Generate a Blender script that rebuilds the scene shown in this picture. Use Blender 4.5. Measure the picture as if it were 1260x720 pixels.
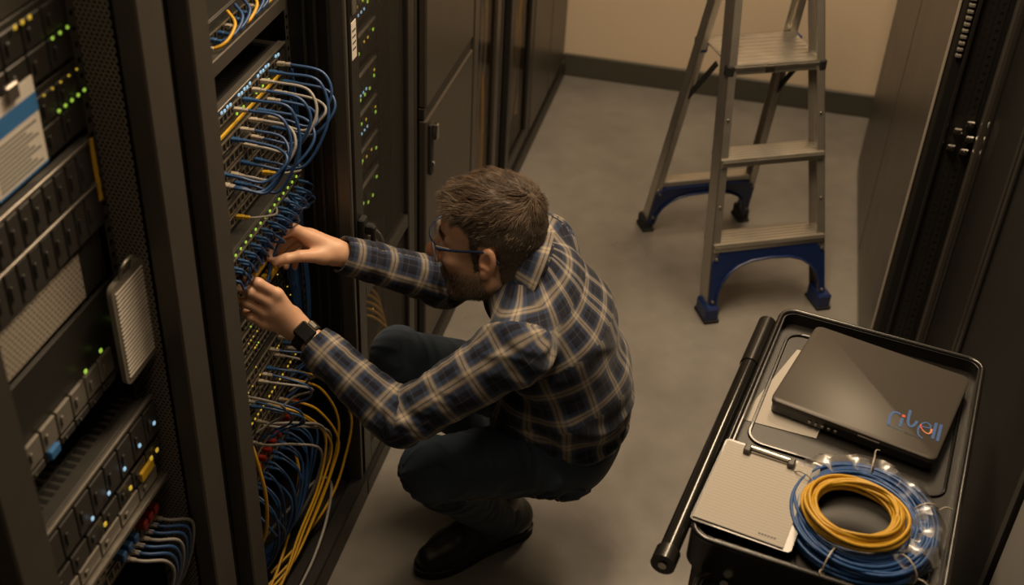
import bpy, bmesh, math, random
import numpy as np
from mathutils import Vector, Matrix

for _o in list(bpy.data.objects):
    bpy.data.objects.remove(_o)
scene = bpy.context.scene
COL = scene.collection
random.seed(7)
RNG = np.random.default_rng(7)

# ------------------------------------------------------------------ camera
cam_d = bpy.data.cameras.new('camera')
cam = bpy.data.objects.new('camera', cam_d)
COL.objects.link(cam)
cam_d.sensor_width = 36.0
cam_d.lens = 1491.0 / 1260.0 * 36.0
_n = np.array([515 - 630, 2450 - 360, 1491.0]); _n /= np.linalg.norm(_n)
_a = np.array([1055 - 630, -680 - 360, 1491.0]); _a -= _n * _a.dot(_n); _a /= np.linalg.norm(_a)
_r = np.cross(_n, _a); _r /= np.linalg.norm(_r)
if _r[0] < 0: _r = -_r
_cx = (_r[0], _a[0], -_n[0]); _cy = (-_r[1], -_a[1], _n[1]); _cz = (-_r[2], -_a[2], _n[2])
cam.matrix_world = Matrix(((_cx[0], _cy[0], _cz[0], 0), (_cx[1], _cy[1], _cz[1], 0),
                           (_cx[2], _cy[2], _cz[2], 2.25), (0, 0, 0, 1)))
cam_d.clip_start = 0.05
cam_d.dof.use_dof = True
cam_d.dof.focus_distance = 2.45
cam_d.dof.aperture_fstop = 3.5
scene.camera = cam

# ------------------------------------------------------------------ world, light, exposure
world = bpy.data.worlds.new('world'); scene.world = world
world.use_nodes = True
world.node_tree.nodes['Background'].inputs[0].default_value = (0.5, 0.42, 0.34, 1)
world.node_tree.nodes['Background'].inputs[1].default_value = 0.004
scene.view_settings.view_transform = 'Standard'
scene.view_settings.look = 'None'
scene.view_settings.exposure = 0.0
scene.view_settings.gamma = 1.0
scene.view_settings.use_curve_mapping = False
scene.cycles.use_denoising = True
scene.cycles.max_bounces = 8
scene.cycles.transparent_max_bounces = 16
WARM = (1.0, 0.74, 0.47)
LIGHTS = [  # x, y, z, size across, size along, watts, colour
    (0.30, 3.45, 2.72, 0.30, 1.10, 36.0, WARM),
    (-0.24, 2.20, 2.72, 0.30, 1.10, 41.0, WARM),
    (-0.35, 0.55, 2.72, 0.30, 1.10, 4.5, WARM),
]
for i, (x, y, z, sx, sy, w, c) in enumerate(LIGHTS):
    ld = bpy.data.lights.new('ceiling_lamp', 'AREA')
    ld.shape = 'RECTANGLE'; ld.size = sx; ld.size_y = sy; ld.energy = w; ld.color = c
    lo = bpy.data.objects.new('ceiling_lamp', ld); COL.objects.link(lo)
    lo.location = (x, y, z)

# ------------------------------------------------------------------ helpers
OFF = {}

def tag(o, label=None, cat=None, group=None, kind=None):
    if label: o['label'] = label
    if cat: o['category'] = cat
    if group: o['group'] = group
    if kind: o['kind'] = kind
    return o

def thing(name, label, cat, loc, group=None):
    o = bpy.data.objects.new(name, None)
    COL.objects.link(o)
    o.empty_display_size = 0.05
    o.location = loc
    OFF[o.name] = np.array(loc, float)
    return tag(o, label, cat, group)

def mesh_obj(name, V, F, mat, parent=None, smooth=None, origin=None):
    """V world coordinates. Links ONE mesh object under parent (translation-only frames)."""
    V = np.asarray(V, float)
    me = bpy.data.meshes.new(name)
    if parent is not None:
        off = OFF[parent.name]
    elif origin is not None:
        off = np.array(origin, float)
    else:
        lo, hi = V.min(0), V.max(0)
        off = np.array([(lo[0] + hi[0]) / 2, (lo[1] + hi[1]) / 2, lo[2]])
    if isinstance(F, np.ndarray):
        n = len(V); m, k = F.shape
        me.vertices.add(n); me.vertices.foreach_set('co', (V - off).astype(np.float32).ravel())
        me.loops.add(m * k); me.loops.foreach_set('vertex_index', F.astype(np.int32).ravel())
        me.polygons.add(m); me.polygons.foreach_set('loop_start', np.arange(0, m * k, k, dtype=np.int32))
        me.polygons.foreach_set('loop_total', np.full(m, k, dtype=np.int32))
        me.update(calc_edges=True)
    else:
        me.from_pydata((V - off).tolist(), [], F)
        me.update()
    mats = mat if isinstance(mat, (list, tuple)) else [mat]
    for mm in mats: me.materials.append(mm)
    if smooth is not None:
        me.polygons.foreach_set('use_smooth', np.ones(len(me.polygons), dtype=bool))
        if smooth < 179: me.set_sharp_from_angle(angle=math.radians(smooth))
    o = bpy.data.objects.new(name, me)
    COL.objects.link(o)
    if parent is not None:
        o.parent = parent
    else:
        o.location = off
    OFF[o.name] = off
    return o

def frame_of(ax):
    ax = np.asarray(ax, float); ax = ax / np.linalg.norm(ax)
    h = np.array([0, 0, 1.0]) if abs(ax[2]) < 0.9 else np.array([1.0, 0, 0])
    u = np.cross(h, ax); u /= np.linalg.norm(u)
    return ax, u, np.cross(ax, u)

def catmull(P, n=8):
    P = np.asarray(P, float)
    Q = np.vstack([2 * P[0] - P[1], P, 2 * P[-1] - P[-2]])
    out = []
    for i in range(1, len(Q) - 2):
        p0, p1, p2, p3 = Q[i - 1], Q[i], Q[i + 1], Q[i + 2]
        for k in range(n):
            t = k / n
            out.append(0.5 * (2 * p1 + (p2 - p0) * t + (2 * p0 - 5 * p1 + 4 * p2 - p3) * t * t + (3 * p1 - p0 - 3 * p2 + p3) * t ** 3))
    out.append(P[-1])
    return np.array(out)

class MB:
    def __init__(s, T=None):
        s.V = []; s.F = []; s.T = T
    def add(s, V, F):
        b = len(s.V)
        for v in V:
            v = np.asarray(v, float)
            s.V.append(s.T(v) if s.T else v)
        s.F += [tuple(b + i for i in f) for f in F]
        return s
    def box(s, lo, hi):
        x0, y0, z0 = lo; x1, y1, z1 = hi
        V = [(x0, y0, z0), (x1, y0, z0), (x1, y1, z0), (x0, y1, z0), (x0, y0, z1), (x1, y0, z1), (x1, y1, z1), (x0, y1, z1)]
        return s.add(V, [(0, 3, 2, 1), (4, 5, 6, 7), (0, 1, 5, 4), (1, 2, 6, 5), (2, 3, 7, 6), (3, 0, 4, 7)])
    def rbox(s, lo, hi, b=0.003):
        lo = np.array(lo, float); hi = np.array(hi, float)
        lo, hi = np.minimum(lo, hi), np.maximum(lo, hi)
        b = min(b, 0.45 * (hi - lo).min())
        V = []; idx = {}
        for sx in (0, 1):
            for sy in (0, 1):
                for sz in (0, 1):
                    c = np.where([sx, sy, sz], hi, lo); inw = np.where([sx, sy, sz], -b, b)
                    for k in range(3):
                        p = c + inw; p[k] = c[k]
                        idx[(sx, sy, sz, k)] = len(V); V.append(p)
        F = []
        for k in range(3):
            i, j = (k + 1) % 3, (k + 2) % 3
            for sgn in (0, 1):
                q = []
                for (a, c) in ((0, 0), (1, 0), (1, 1), (0, 1)):
                    key = [0, 0, 0]; key[k] = sgn; key[i] = a; key[j] = c
                    q.append(idx[(*key, k)])
                F.append(tuple(q if sgn else q[::-1]))
        for k in range(3):
            i, j = (k + 1) % 3, (k + 2) % 3
            for a in (0, 1):
                for c in (0, 1):
                    k0 = [0, 0, 0]; k0[i] = a; k0[j] = c; k1 = list(k0); k1[k] = 1
                    q = [idx[(*k0, i)], idx[(*k1, i)], idx[(*k1, j)], idx[(*k0, j)]]
                    F.append(tuple(q if a == c else q[::-1]))
        for sx in (0, 1):
            for sy in (0, 1):
                for sz in (0, 1):
                    q = [idx[(sx, sy, sz, k)] for k in range(3)]
                    F.append(tuple(q if (sx + sy + sz) % 2 == 1 else q[::-1]))
        return s.add(V, F)
    def tube(s, P, r, n=8, closed=False, cap=True):
        P = np.asarray(P, float); m = len(P)
        R = np.full(m, r) if np.isscalar(r) else np.asarray(r, float)
        T = np.gradient(P, axis=0) if not closed else np.roll(P, -1, 0) - np.roll(P, 1, 0)
        T /= (np.linalg.norm(T, axis=1)[:, None] + 1e-12)
        _, u, _ = frame_of(T[0])
        V = []; ang = np.arange(n) * 2 * math.pi / n
        for i in range(m):
            u = u - T[i] * u.dot(T[i]); u /= np.linalg.norm(u) + 1e-12
            w = np.cross(T[i], u)
            V += [P[i] + R[i] * (math.cos(a) * u + math.sin(a) * w) for a in ang]
        F = []
        for i in range(m if closed else m - 1):
            i2 = (i + 1) % m
            for j in range(n):
                F.append((i * n + j, i * n + (j + 1) % n, i2 * n + (j + 1) % n, i2 * n + j))
        if cap and not closed:
            F.append(tuple(range(n))[::-1]); F.append(tuple((m - 1) * n + j for j in range(n)))
        return s.add(V, F)
    def bar(s, p, q, w, h, up=(0, 0, 1)):
        """rectangular bar from p to q, w across, h along 'up'"""
        p = np.asarray(p, float); q = np.asarray(q, float)
        ax = (q - p) / np.linalg.norm(q - p)
        u = np.cross(up, ax); u /= np.linalg.norm(u); v = np.cross(ax, u)
        V = []
        for e in (p, q):
            for (a, c) in ((-1, -1), (1, -1), (1, 1), (-1, 1)):
                V.append(e + u * a * w / 2 + v * c * h / 2)
        return s.add(V, [(3, 2, 1, 0), (4, 5, 6, 7), (0, 1, 5, 4), (1, 2, 6, 5), (2, 3, 7, 6), (3, 0, 4, 7)])
    def prism(s, poly, f, c0, c1):
        n = len(poly)
        V = [f(a, b, c0) for a, b in poly] + [f(a, b, c1) for a, b in poly]
        F = [tuple(range(n))[::-1], tuple(range(n, 2 * n))] + [(i, (i + 1) % n, n + (i + 1) % n, n + i) for i in range(n)]
        return s.add(V, F)
    def build(s, name, mat, parent=None, smooth=None, origin=None):
        o = mesh_obj(name, np.array(s.V), s.F, mat, parent, smooth, origin)
        return o

def fix_normals(o):
    bm = bmesh.new(); bm.from_mesh(o.data)
    bmesh.ops.recalc_face_normals(bm, faces=bm.faces)
    bm.to_mesh(o.data); bm.free()
    return o

def rrect(x0, y0, x1, y1, r, n=5):
    out = []
    for (cx, cy, a0) in ((x1 - r, y1 - r, 0), (x0 + r, y1 - r, 90), (x0 + r, y0 + r, 180), (x1 - r, y0 + r, 270)):
        for i in range(n + 1):
            a = math.radians(a0 + 90 * i / n)
            out.append((cx + r * math.cos(a), cy + r * math.sin(a)))
    return out

# ------------------------------------------------------------------ materials
def new_mat(name):
    m = bpy.data.materials.new(name); m.use_nodes = True
    nt = m.node_tree
    return m, nt, nt.nodes, nt.links, nt.nodes['Principled BSDF']

def pm(name, col, rough=0.5, metal=0.0, var=0.15, scale=18.0, bump=0.0, bscale=300.0, coat=0.0, spec=0.5, rvar=0.0, sss=0.0):
    m, nt, N, L, b = new_mat(name)
    tc = N.new('ShaderNodeTexCoord')
    nz = N.new('ShaderNodeTexNoise'); nz.inputs['Scale'].default_value = scale; nz.inputs['Detail'].default_value = 4
    L.new(tc.outputs['Object'], nz.inputs['Vector'])
    mx = N.new('ShaderNodeMix'); mx.data_type = 'RGBA'
    mx.inputs['A'].default_value = (*[c * (1 - var) for c in col], 1)
    mx.inputs['B'].default_value = (*[min(1, c * (1 + var)) for c in col], 1)
    L.new(nz.outputs['Fac'], mx.inputs['Factor']); L.new(mx.outputs['Result'], b.inputs['Base Color'])
    b.inputs['Roughness'].default_value = rough; b.inputs['Metallic'].default_value = metal
    b.inputs['Specular IOR Level'].default_value = spec
    b.inputs['Coat Weight'].default_value = coat
    if rvar:
        mr = N.new('ShaderNodeMapRange'); mr.inputs['To Min'].default_value = rough - rvar; mr.inputs['To Max'].default_value = rough + rvar
        L.new(nz.outputs['Fac'], mr.inputs['Value']); L.new(mr.outputs['Result'], b.inputs['Roughness'])
    if sss:
        b.inputs['Subsurface Weight'].default_value = sss; b.inputs['Subsurface Radius'].default_value = (0.01, 0.004, 0.002)
        b.inputs['Subsurface Scale'].default_value = 1.0
    if bump:
        n2 = N.new('ShaderNodeTexNoise'); n2.inputs['Scale'].default_value = bscale; n2.inputs['Detail'].default_value = 3
        L.new(tc.outputs['Object'], n2.inputs['Vector'])
        bp = N.new('ShaderNodeBump'); bp.inputs['Strength'].default_value = bump; bp.inputs['Distance'].default_value = 0.002
        L.new(n2.outputs['Fac'], bp.inputs['Height']); L.new(bp.outputs['Normal'], b.inputs['Normal'])
    return m

def em(name, col, strength):
    m, nt, N, L, b = new_mat(name)
    b.inputs['Base Color'].default_value = (*[c * 0.3 for c in col], 1)
    b.inputs['Emission Color'].default_value = (*col, 1); b.inputs['Emission Strength'].default_value = strength
    return m

def mth(N, L, op, a, b=None):
    n = N.new('ShaderNodeMath'); n.operation = op
    for i, v in enumerate((a, b)):
        if v is None: continue
        if isinstance(v, (int, float)): n.inputs[i].default_value = v
        else: L.new(v, n.inputs[i])
    return n.outputs[0]

def perf(name, col, ax, pitch, rad, rough=0.4, metal=0.3):
    """sheet metal with staggered round holes; ax = the two object axes of the sheet"""
    m, nt, N, L, b = new_mat(name)
    b.inputs['Base Color'].default_value = (*col, 1); b.inputs['Roughness'].default_value = rough; b.inputs['Metallic'].default_value = metal
    tc = N.new('ShaderNodeTexCoord'); sp = N.new('ShaderNodeSeparateXYZ'); L.new(tc.outputs['Object'], sp.inputs[0])
    A, B = sp.outputs[ax[0]], sp.outputs[ax[1]]
    def dist(o):
        fa = mth(N, L, 'SUBTRACT', mth(N, L, 'FRACT', mth(N, L, 'ADD', mth(N, L, 'DIVIDE', A, pitch), 10 + o)), 0.5)
        fb = mth(N, L, 'MULTIPLY', mth(N, L, 'SUBTRACT', mth(N, L, 'FRACT', mth(N, L, 'ADD', mth(N, L, 'DIVIDE', B, pitch * 1.732), 10 + o)), 0.5), 1.732)
        return mth(N, L, 'SQRT', mth(N, L, 'ADD', mth(N, L, 'MULTIPLY', fa, fa), mth(N, L, 'MULTIPLY', fb, fb)))
    d = mth(N, L, 'MINIMUM', dist(0.0), dist(0.5))
    hole = mth(N, L, 'LESS_THAN', d, rad)
    tr = N.new('ShaderNodeBsdfTransparent'); ms = N.new('ShaderNodeMixShader')
    L.new(hole, ms.inputs[0]); L.new(b.outputs[0], ms.inputs[1]); L.new(tr.outputs[0], ms.inputs[2])
    L.new(ms.outputs[0], N['Material Output'].inputs[0])
    return m

def glassy(name, tint, gloss=0.1, rough=0.05, fres=0.5):
    m, nt, N, L, b = new_mat(name)
    tr = N.new('ShaderNodeBsdfTransparent'); tr.inputs[0].default_value = (*tint, 1)
    gl = N.new('ShaderNodeBsdfGlossy'); gl.inputs['Roughness'].default_value = rough
    fr = N.new('ShaderNodeLayerWeight'); fr.inputs[0].default_value = 0.25
    f = mth(N, L, 'ADD', mth(N, L, 'MULTIPLY', fr.outputs['Fresnel'], fres), gloss * 0.5)
    ms = N.new('ShaderNodeMixShader')
    L.new(f, ms.inputs[0]); L.new(tr.outputs[0], ms.inputs[1]); L.new(gl.outputs[0], ms.inputs[2])
    L.new(ms.outputs[0], N['Material Output'].inputs[0])
    return m

MT = {}
MT['black'] = pm('black_powder_coat', (0.012, 0.0115, 0.011), 0.42, 0.0, 0.2, 30, 0.15, 900)
MT['rack'] = pm('rack_dark_steel', (0.022, 0.020, 0.018), 0.38, 0.2, 0.2, 20, 0.1, 700)
MT['post'] = pm('rack_post_grey', (0.075, 0.068, 0.060), 0.45, 0.3, 0.15, 14, 0.1, 700)
MT['panel'] = pm('cabinet_door_paint', (0.058, 0.051, 0.043), 0.36, 0.25, 0.12, 6, 0.05, 500, rvar=0.06)
MT['inner'] = pm('rack_interior_black', (0.005, 0.0045, 0.004), 0.6, 0.0, 0.3, 20)
MT['steel'] = pm('galvanised_steel', (0.30, 0.28, 0.25), 0.38, 0.85, 0.25, 40)
MT['chrome'] = pm('bright_chrome', (0.6, 0.58, 0.54), 0.16, 1.0, 0.1, 40)
MT['alu'] = pm('ladder_aluminium', (0.50, 0.47, 0.42), 0.34, 0.8, 0.15, 25, 0.12, 400, rvar=0.08)
MT['bluepl'] = pm('blue_moulded_plastic', (0.009, 0.022, 0.095), 0.35, 0.0, 0.2, 20)
MT['rubber'] = pm('black_rubber', (0.010, 0.010, 0.010), 0.75, 0.0, 0.3, 60)
MT['srv'] = pm('server_bezel_grey', (0.060, 0.057, 0.053), 0.45, 0.4, 0.2, 40)
MT['srvl'] = pm('server_light_grey', (0.22, 0.205, 0.18), 0.5, 0.3, 0.2, 40)
MT['sw'] = pm('switch_dark_grey', (0.035, 0.033, 0.030), 0.45, 0.3, 0.2, 30)
MT['port'] = pm('port_socket_black', (0.004, 0.004, 0.004), 0.5)
MT['portm'] = pm('port_shield_metal', (0.32, 0.28, 0.22), 0.35, 0.8, 0.3, 200)
MT['blue'] = pm('cable_jacket_blue', (0.018, 0.062, 0.18), 0.42, 0.0, 0.25, 60)
MT['bluec'] = pm('coil_jacket_blue', (0.020, 0.085, 0.27), 0.42, 0.0, 0.25, 60)
MT['yellow'] = pm('cable_jacket_yellow', (0.58, 0.33, 0.018), 0.42, 0.0, 0.2, 60)
MT['greyc'] = pm('cable_jacket_grey', (0.26, 0.25, 0.24), 0.45, 0.0, 0.2, 60)
MT['plug'] = pm('plug_clear_grey', (0.40, 0.36, 0.30), 0.35, 0.0, 0.2, 80)
MT['plugb'] = pm('plug_boot_blue', (0.025, 0.085, 0.22), 0.4, 0.0, 0.2, 80)
MT['plugy'] = pm('plug_yellow', (0.60, 0.38, 0.03), 0.4, 0.0, 0.2, 80)
MT['red'] = pm('plug_red', (0.30, 0.018, 0.010), 0.45, 0.0, 0.2, 80)
MT['paper'] = pm('white_paper', (0.66, 0.62, 0.56), 0.85, 0.0, 0.04, 30)
MT['print'] = pm('printed_dark_ink', (0.10, 0.10, 0.10), 0.8, 0.0, 0.1, 30)
MT['paperblue'] = pm('printed_blue', (0.03, 0.16, 0.42), 0.7, 0.0, 0.05, 30)
MT['labely'] = pm('label_yellow', (0.62, 0.38, 0.02), 0.6, 0.0, 0.08, 30)
MT['copper'] = pm('brass_edge', (0.45, 0.30, 0.10), 0.4, 0.7, 0.2, 30)
MT['led_g'] = em('led_green', (0.55, 0.92, 0.10), 0.55)
MT['led_y'] = em('led_amber', (1.0, 0.66, 0.06), 0.42)
MT['led_b'] = em('led_blue_white', (0.45, 0.75, 1.0), 0.6)
MT['perf_xz'] = perf('perforated_side_sheet', (0.26, 0.235, 0.20), (0, 2), 0.0075, 0.38)
MT['perf_yz'] = perf('perforated_door_sheet', (0.014, 0.0125, 0.011), (1, 2), 0.0065, 0.34, 0.6, 0.0)
MT['perf_c'] = perf('fine_mesh_door_sheet', (0.050, 0.045, 0.039), (1, 2), 0.0055, 0.45)
MT['perf_w'] = perf('perforated_pale_sheet', (0.42, 0.38, 0.32), (1, 2), 0.0085, 0.22, 0.6, 0.1)
MT['smoke'] = glassy('smoked_glass', (0.80, 0.76, 0.70), 0.06, 0.08, 0.22)
MT['lens'] = glassy('clear_lens', (0.93, 0.95, 0.96), 0.08, 0.02)
MT['film'] = glassy('clear_plastic_film', (0.95, 0.95, 0.95), 0.0, 0.30)

def floor_mat():
    m, nt, N, L, b = new_mat('polished_concrete')
    tc = N.new('ShaderNodeTexCoord')
    n1 = N.new('ShaderNodeTexNoise'); n1.inputs['Scale'].default_value = 1.6; n1.inputs['Detail'].default_value = 8; n1.inputs['Roughness'].default_value = 0.62
    n2 = N.new('ShaderNodeTexNoise'); n2.inputs['Scale'].default_value = 14; n2.inputs['Detail'].default_value = 6
    n3 = N.new('ShaderNodeTexNoise'); n3.inputs['Scale'].default_value = 160; n3.inputs['Detail'].default_value = 2
    for n in (n1, n2, n3): L.new(tc.outputs['Object'], n.inputs['Vector'])
    r = N.new('ShaderNodeValToRGB')
    r.color_ramp.elements[0].position = 0.30; r.color_ramp.elements[0].color = (0.135, 0.127, 0.118, 1)
    r.color_ramp.elements[1].position = 0.72; r.color_ramp.elements[1].color = (0.275, 0.263, 0.248, 1)
    f = mth(N, L, 'ADD', mth(N, L, 'MULTIPLY', n1.outputs['Fac'], 0.68), mth(N, L, 'ADD', mth(N, L, 'MULTIPLY', n2.outputs['Fac'], 0.24), mth(N, L, 'MULTIPLY', n3.outputs['Fac'], 0.08)))
    L.new(f, r.inputs[0]); L.new(r.outputs[0], b.inputs['Base Color'])
    mr = N.new('ShaderNodeMapRange'); mr.inputs['To Min'].default_value = 0.20; mr.inputs['To Max'].default_value = 0.42
    L.new(n1.outputs['Fac'], mr.inputs['Value']); L.new(mr.outputs['Result'], b.inputs['Roughness'])
    bp = N.new('ShaderNodeBump'); bp.inputs['Strength'].default_value = 0.08; bp.inputs['Distance'].default_value = 0.002
    L.new(n2.outputs['Fac'], bp.inputs['Height']); L.new(bp.outputs['Normal'], b.inputs['Normal'])
    return m
MT['floor'] = floor_mat()
MT['wall'] = pm('painted_wall_beige', (0.60, 0.50, 0.38), 0.75, 0.0, 0.03, 3, 0.1, 150)
MT['base'] = pm('baseboard_dark_green_grey', (0.050, 0.048, 0.036), 0.5, 0.0, 0.1, 10)
MT['ceil'] = pm('ceiling_tile', (0.45, 0.40, 0.33), 0.9, 0.0, 0.05, 4)

# ------------------------------------------------------------------ room shell
YW = 4.74
def struct(name, lo, hi, mat):
    return tag(MB().box(lo, hi).build(name, mat), kind='structure')
struct('floor', (-1.85, -0.6, -0.05), (1.75, YW, 0.0), MT['floor'])
struct('wall_back', (-1.85, YW, 0.0), (1.75, YW + 0.08, 2.8), MT['wall'])
struct('wall_left', (-1.93, -0.6, 0.0), (-1.85, YW + 0.08, 2.8), MT['wall'])
struct('wall_right', (1.75, -0.6, 0.0), (1.83, YW + 0.08, 2.8), MT['wall'])
struct('ceiling', (-1.93, -0.6, 2.8), (1.83, YW + 0.08, 2.86), MT['ceil'])
tag(MB().rbox((-0.78, YW - 0.014, 0.0), (1.20, YW, 0.100), 0.004).build('baseboard_back', MT['base']), kind='structure')
for (x, y, z, sx, sy, w, c) in LIGHTS:
    t = thing('ceiling_light', 'long ceiling light near the back wall above the stepladder' if y > 3 else 'long ceiling light over the crouching person' if y > 1 else 'long ceiling light over the near end of the aisle', 'light', (x, y, 2.73), 'ceiling lights of the aisle')
    f = MB(); hx, hy = sx / 2 + 0.03, sy / 2 + 0.03
    f.box((x - hx, y - hy, 2.73), (x - hx + 0.03, y + hy, 2.8)); f.box((x + hx - 0.03, y - hy, 2.73), (x + hx, y + hy, 2.8))
    f.box((x - hx, y - hy, 2.73), (x + hx, y - hy + 0.03, 2.8)); f.box((x - hx, y + hy - 0.03, 2.73), (x + hx, y + hy, 2.8))
    f.build('frame', MT['steel'], t)
    MB().box((x - sx / 2, y - sy / 2, 2.735), (x + sx / 2, y + sy / 2, 2.745)).build('diffuser', MT['paper'], t)
# ================================================================== rack helpers
XF = -0.78            # front plane of the left row
ZT = 2.05             # rack height

def rail_mesh(mb, x, y, z0, z1, w=0.018, hole=0.0075, pitch=0.0222, axis='y'):
    """mounting rail with a column of real square holes, lying in the plane x = const"""
    z = z0
    a, b = y - w / 2, y + w / 2; c, d = y - hole / 2, y + hole / 2
    def P(v, zz): return (x, v, zz) if axis == 'y' else (v, x, zz)
    def q(v0, v1, zz0, zz1): mb.add([P(v0, zz0), P(v1, zz0), P(v1, zz1), P(v0, zz1)], [(0, 1, 2, 3)])
    q(a, c, z0, z1); q(d, b, z0, z1)
    while z + pitch < z1:
        q(c, d, z, z + pitch - hole); z += pitch
    q(c, d, z, z1)
    return mb

def rack_shell(name, label, cat, y0, y1, post0, post1, x_rail, front=XF, depth=0.85, sgn=1, group=None, z_top=ZT, rail_y=None):
    """open rack carcass: posts, side panels, back, top, plinth, two mounting rails"""
    xb = front - sgn * depth
    t = thing(name, label, cat, ((front + xb) / 2, (y0 + y1) / 2, 0.0), group)
    lo, hi = min(front, xb), max(front, xb)
    def bx(nm, m, a, b, bev=0.003): return MB().rbox(a, b, bev).build(nm, m, t)
    bx('post', MT['post'], (front - sgn * 0.035, y0, 0.06), (front, y0 + post0, z_top))
    bx('post', MT['post'], (front - sgn * 0.035, y1 - post1, 0.06), (front, y1, z_top))
    bx('side_panel', MT['inner'], (lo + 0.01, y0, 0.06), (hi - 0.036, y0 + 0.012, z_top - 0.03))
    bx('side_panel', MT['inner'], (lo + 0.01, y1 - 0.012, 0.06), (hi - 0.036, y1, z_top - 0.03))
    bx('back_panel', MT['inner'], (xb, y0, 0.06), (xb + sgn * 0.01, y1, z_top - 0.03))
    bx('top_panel', MT['rack'], (lo, y0, z_top - 0.03), (hi, y1, z_top))
    bx('plinth', MT['black'], (lo, y0, 0.0), (hi, y1, 0.06))
    for yy in (y0 + 0.023, rail_y or y1 - 0.022):
        rail_mesh(MB(), x_rail, yy, 0.08, z_top - 0.04, 0.018).build('mounting_rail', MT['post'], t)
    return t

def door(t, y0, y1, z0, z1, x, sgn, stile, rail, pane_mat, mid=None, frame_mat=None, pane_name='mesh_sheet', th=0.022):
    """framed door, child of rack t; frame pieces are sub-parts"""
    fm = frame_mat or MT['rack']
    xi, xo = x - sgn * th, x
    d = MB().rbox((xi, y0, z0), (xo, y0 + stile, z1), 0.003).build('door', fm, t)
    MB().rbox((xi, y1 - stile, z0), (xo, y1, z1), 0.003).build('door_stile', fm, d)
    for (a, b) in [(z0, z0 + rail), (z1 - rail, z1)] + ([mid] if mid else []):
        MB().rbox((xi + sgn * 0.001, y0 + stile, a), (xo - sgn * 0.001, y1 - stile, b), 0.003).build('door_rail', fm, d)
    zs = [z0 + rail] + ([mid[0], mid[1]] if mid else []) + [z1 - rail]
    for k in range(0, len(zs), 2):
        MB().box((x - sgn * 0.012, y0 + stile, zs[k]), (x - sgn * 0.010, y1 - stile, zs[k + 1])).build(pane_name, pane_mat, d)
    return d

# ================================================================== left row of racks
rackA = rack_shell('open_rack', 'nearest open equipment rack at the left edge with a paper tag', 'server rack', 0.87, 1.406, 0.07, 0.071, -0.869, rail_y=1.3265)
# perforated sheet lining the right inner side of the nearest rack
MB().box((-0.868, 1.334, 0.08), (-0.818, 1.3355, 2.0)).build('perforated_sheet', MT['perf_xz'], rackA)
rackB = rack_shell('open_rack', 'open rack with tangled blue cables where the person is working', 'server rack', 1.475, 2.108, 0.058, 0.016, -0.897)
# vertical strips on the inner right side of the working rack
for xx in (-0.865, -0.842, -0.815):
    MB().rbox((xx, 2.084, 0.08), (xx + 0.006, 2.096, 2.0), 0.001).build('vertical_strip', MT['black'], rackB)

rackC = rack_shell('server_cabinet', 'cabinet with a fine mesh door behind the outstretched right arm', 'server rack', 2.114, 2.575, 0.03, 0.03, -0.865, front=XF - 0.024)
dC = door(rackC, 2.116, 2.548, 0.075, 1.98, XF + 0.002, 1, 0.050, 0.06, MT['perf_c'], mid=(0.585, 0.622), frame_mat=MT['rack'])
hb = MB().rbox((XF + 0.002, 2.122, 0.70), (XF + 0.016, 2.150, 0.83), 0.003); hb.rbox((XF + 0.016, 2.128, 0.79), (XF + 0.034, 2.146, 0.815), 0.003)
hb.rbox((XF + 0.028, 2.129, 0.71), (XF + 0.038, 2.145, 0.812), 0.003)
hb.build('handle', MT['rubber'], dC)
MB().rbox((XF + 0.002, 2.122, 1.205), (XF + 0.003, 2.150, 1.285), 0.0004).build('white_label', MT['paper'], dC)
MB().rbox((XF + 0.002, 2.124, 1.30), (XF + 0.006, 2.148, 1.335), 0.001).build('lock_plate', MT['steel'], dC)
for zz in (1.225, 1.238, 1.251, 1.264):
    MB().box((XF + 0.003, 2.126, zz), (XF + 0.0034, 2.146, zz + 0.004)).build('printed_line', MT['print'], dC)

rackD = rack_shell('server_cabinet', 'cabinet with a plain two-panel brown-grey door beside the mesh door', 'server rack', 2.648, 3.128, 0.03, 0.03, -0.865, front=XF - 0.024)
dD = MB().rbox((XF - 0.020, 2.652, 0.075), (XF + 0.002, 3.122, 0.806), 0.004).build('door', MT['panel'], rackD)
MB().rbox((XF - 0.020, 2.652, 0.842), (XF + 0.002, 3.122, 1.98), 0.004).build('door_panel', MT['panel'], dD)
MB().rbox((XF - 0.020, 2.652, 0.808), (XF - 0.004, 3.122, 0.840), 0.002).build('door_rail', MT['rack'], dD)
h = MB().rbox((XF + 0.002, 2.668, 0.64), (XF + 0.012, 2.690, 0.79), 0.003).build('handle', MT['rubber'], dD)
MB().rbox((XF + 0.012, 2.672, 0.745), (XF + 0.026, 2.688, 0.79), 0.003).build('latch_lever', MT['chrome'], dD)
MB().tube([(XF + 0.012, 2.679, 0.675), (XF + 0.017, 2.679, 0.675)], 0.006, 10).build('lock', MT['chrome'], dD)

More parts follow.
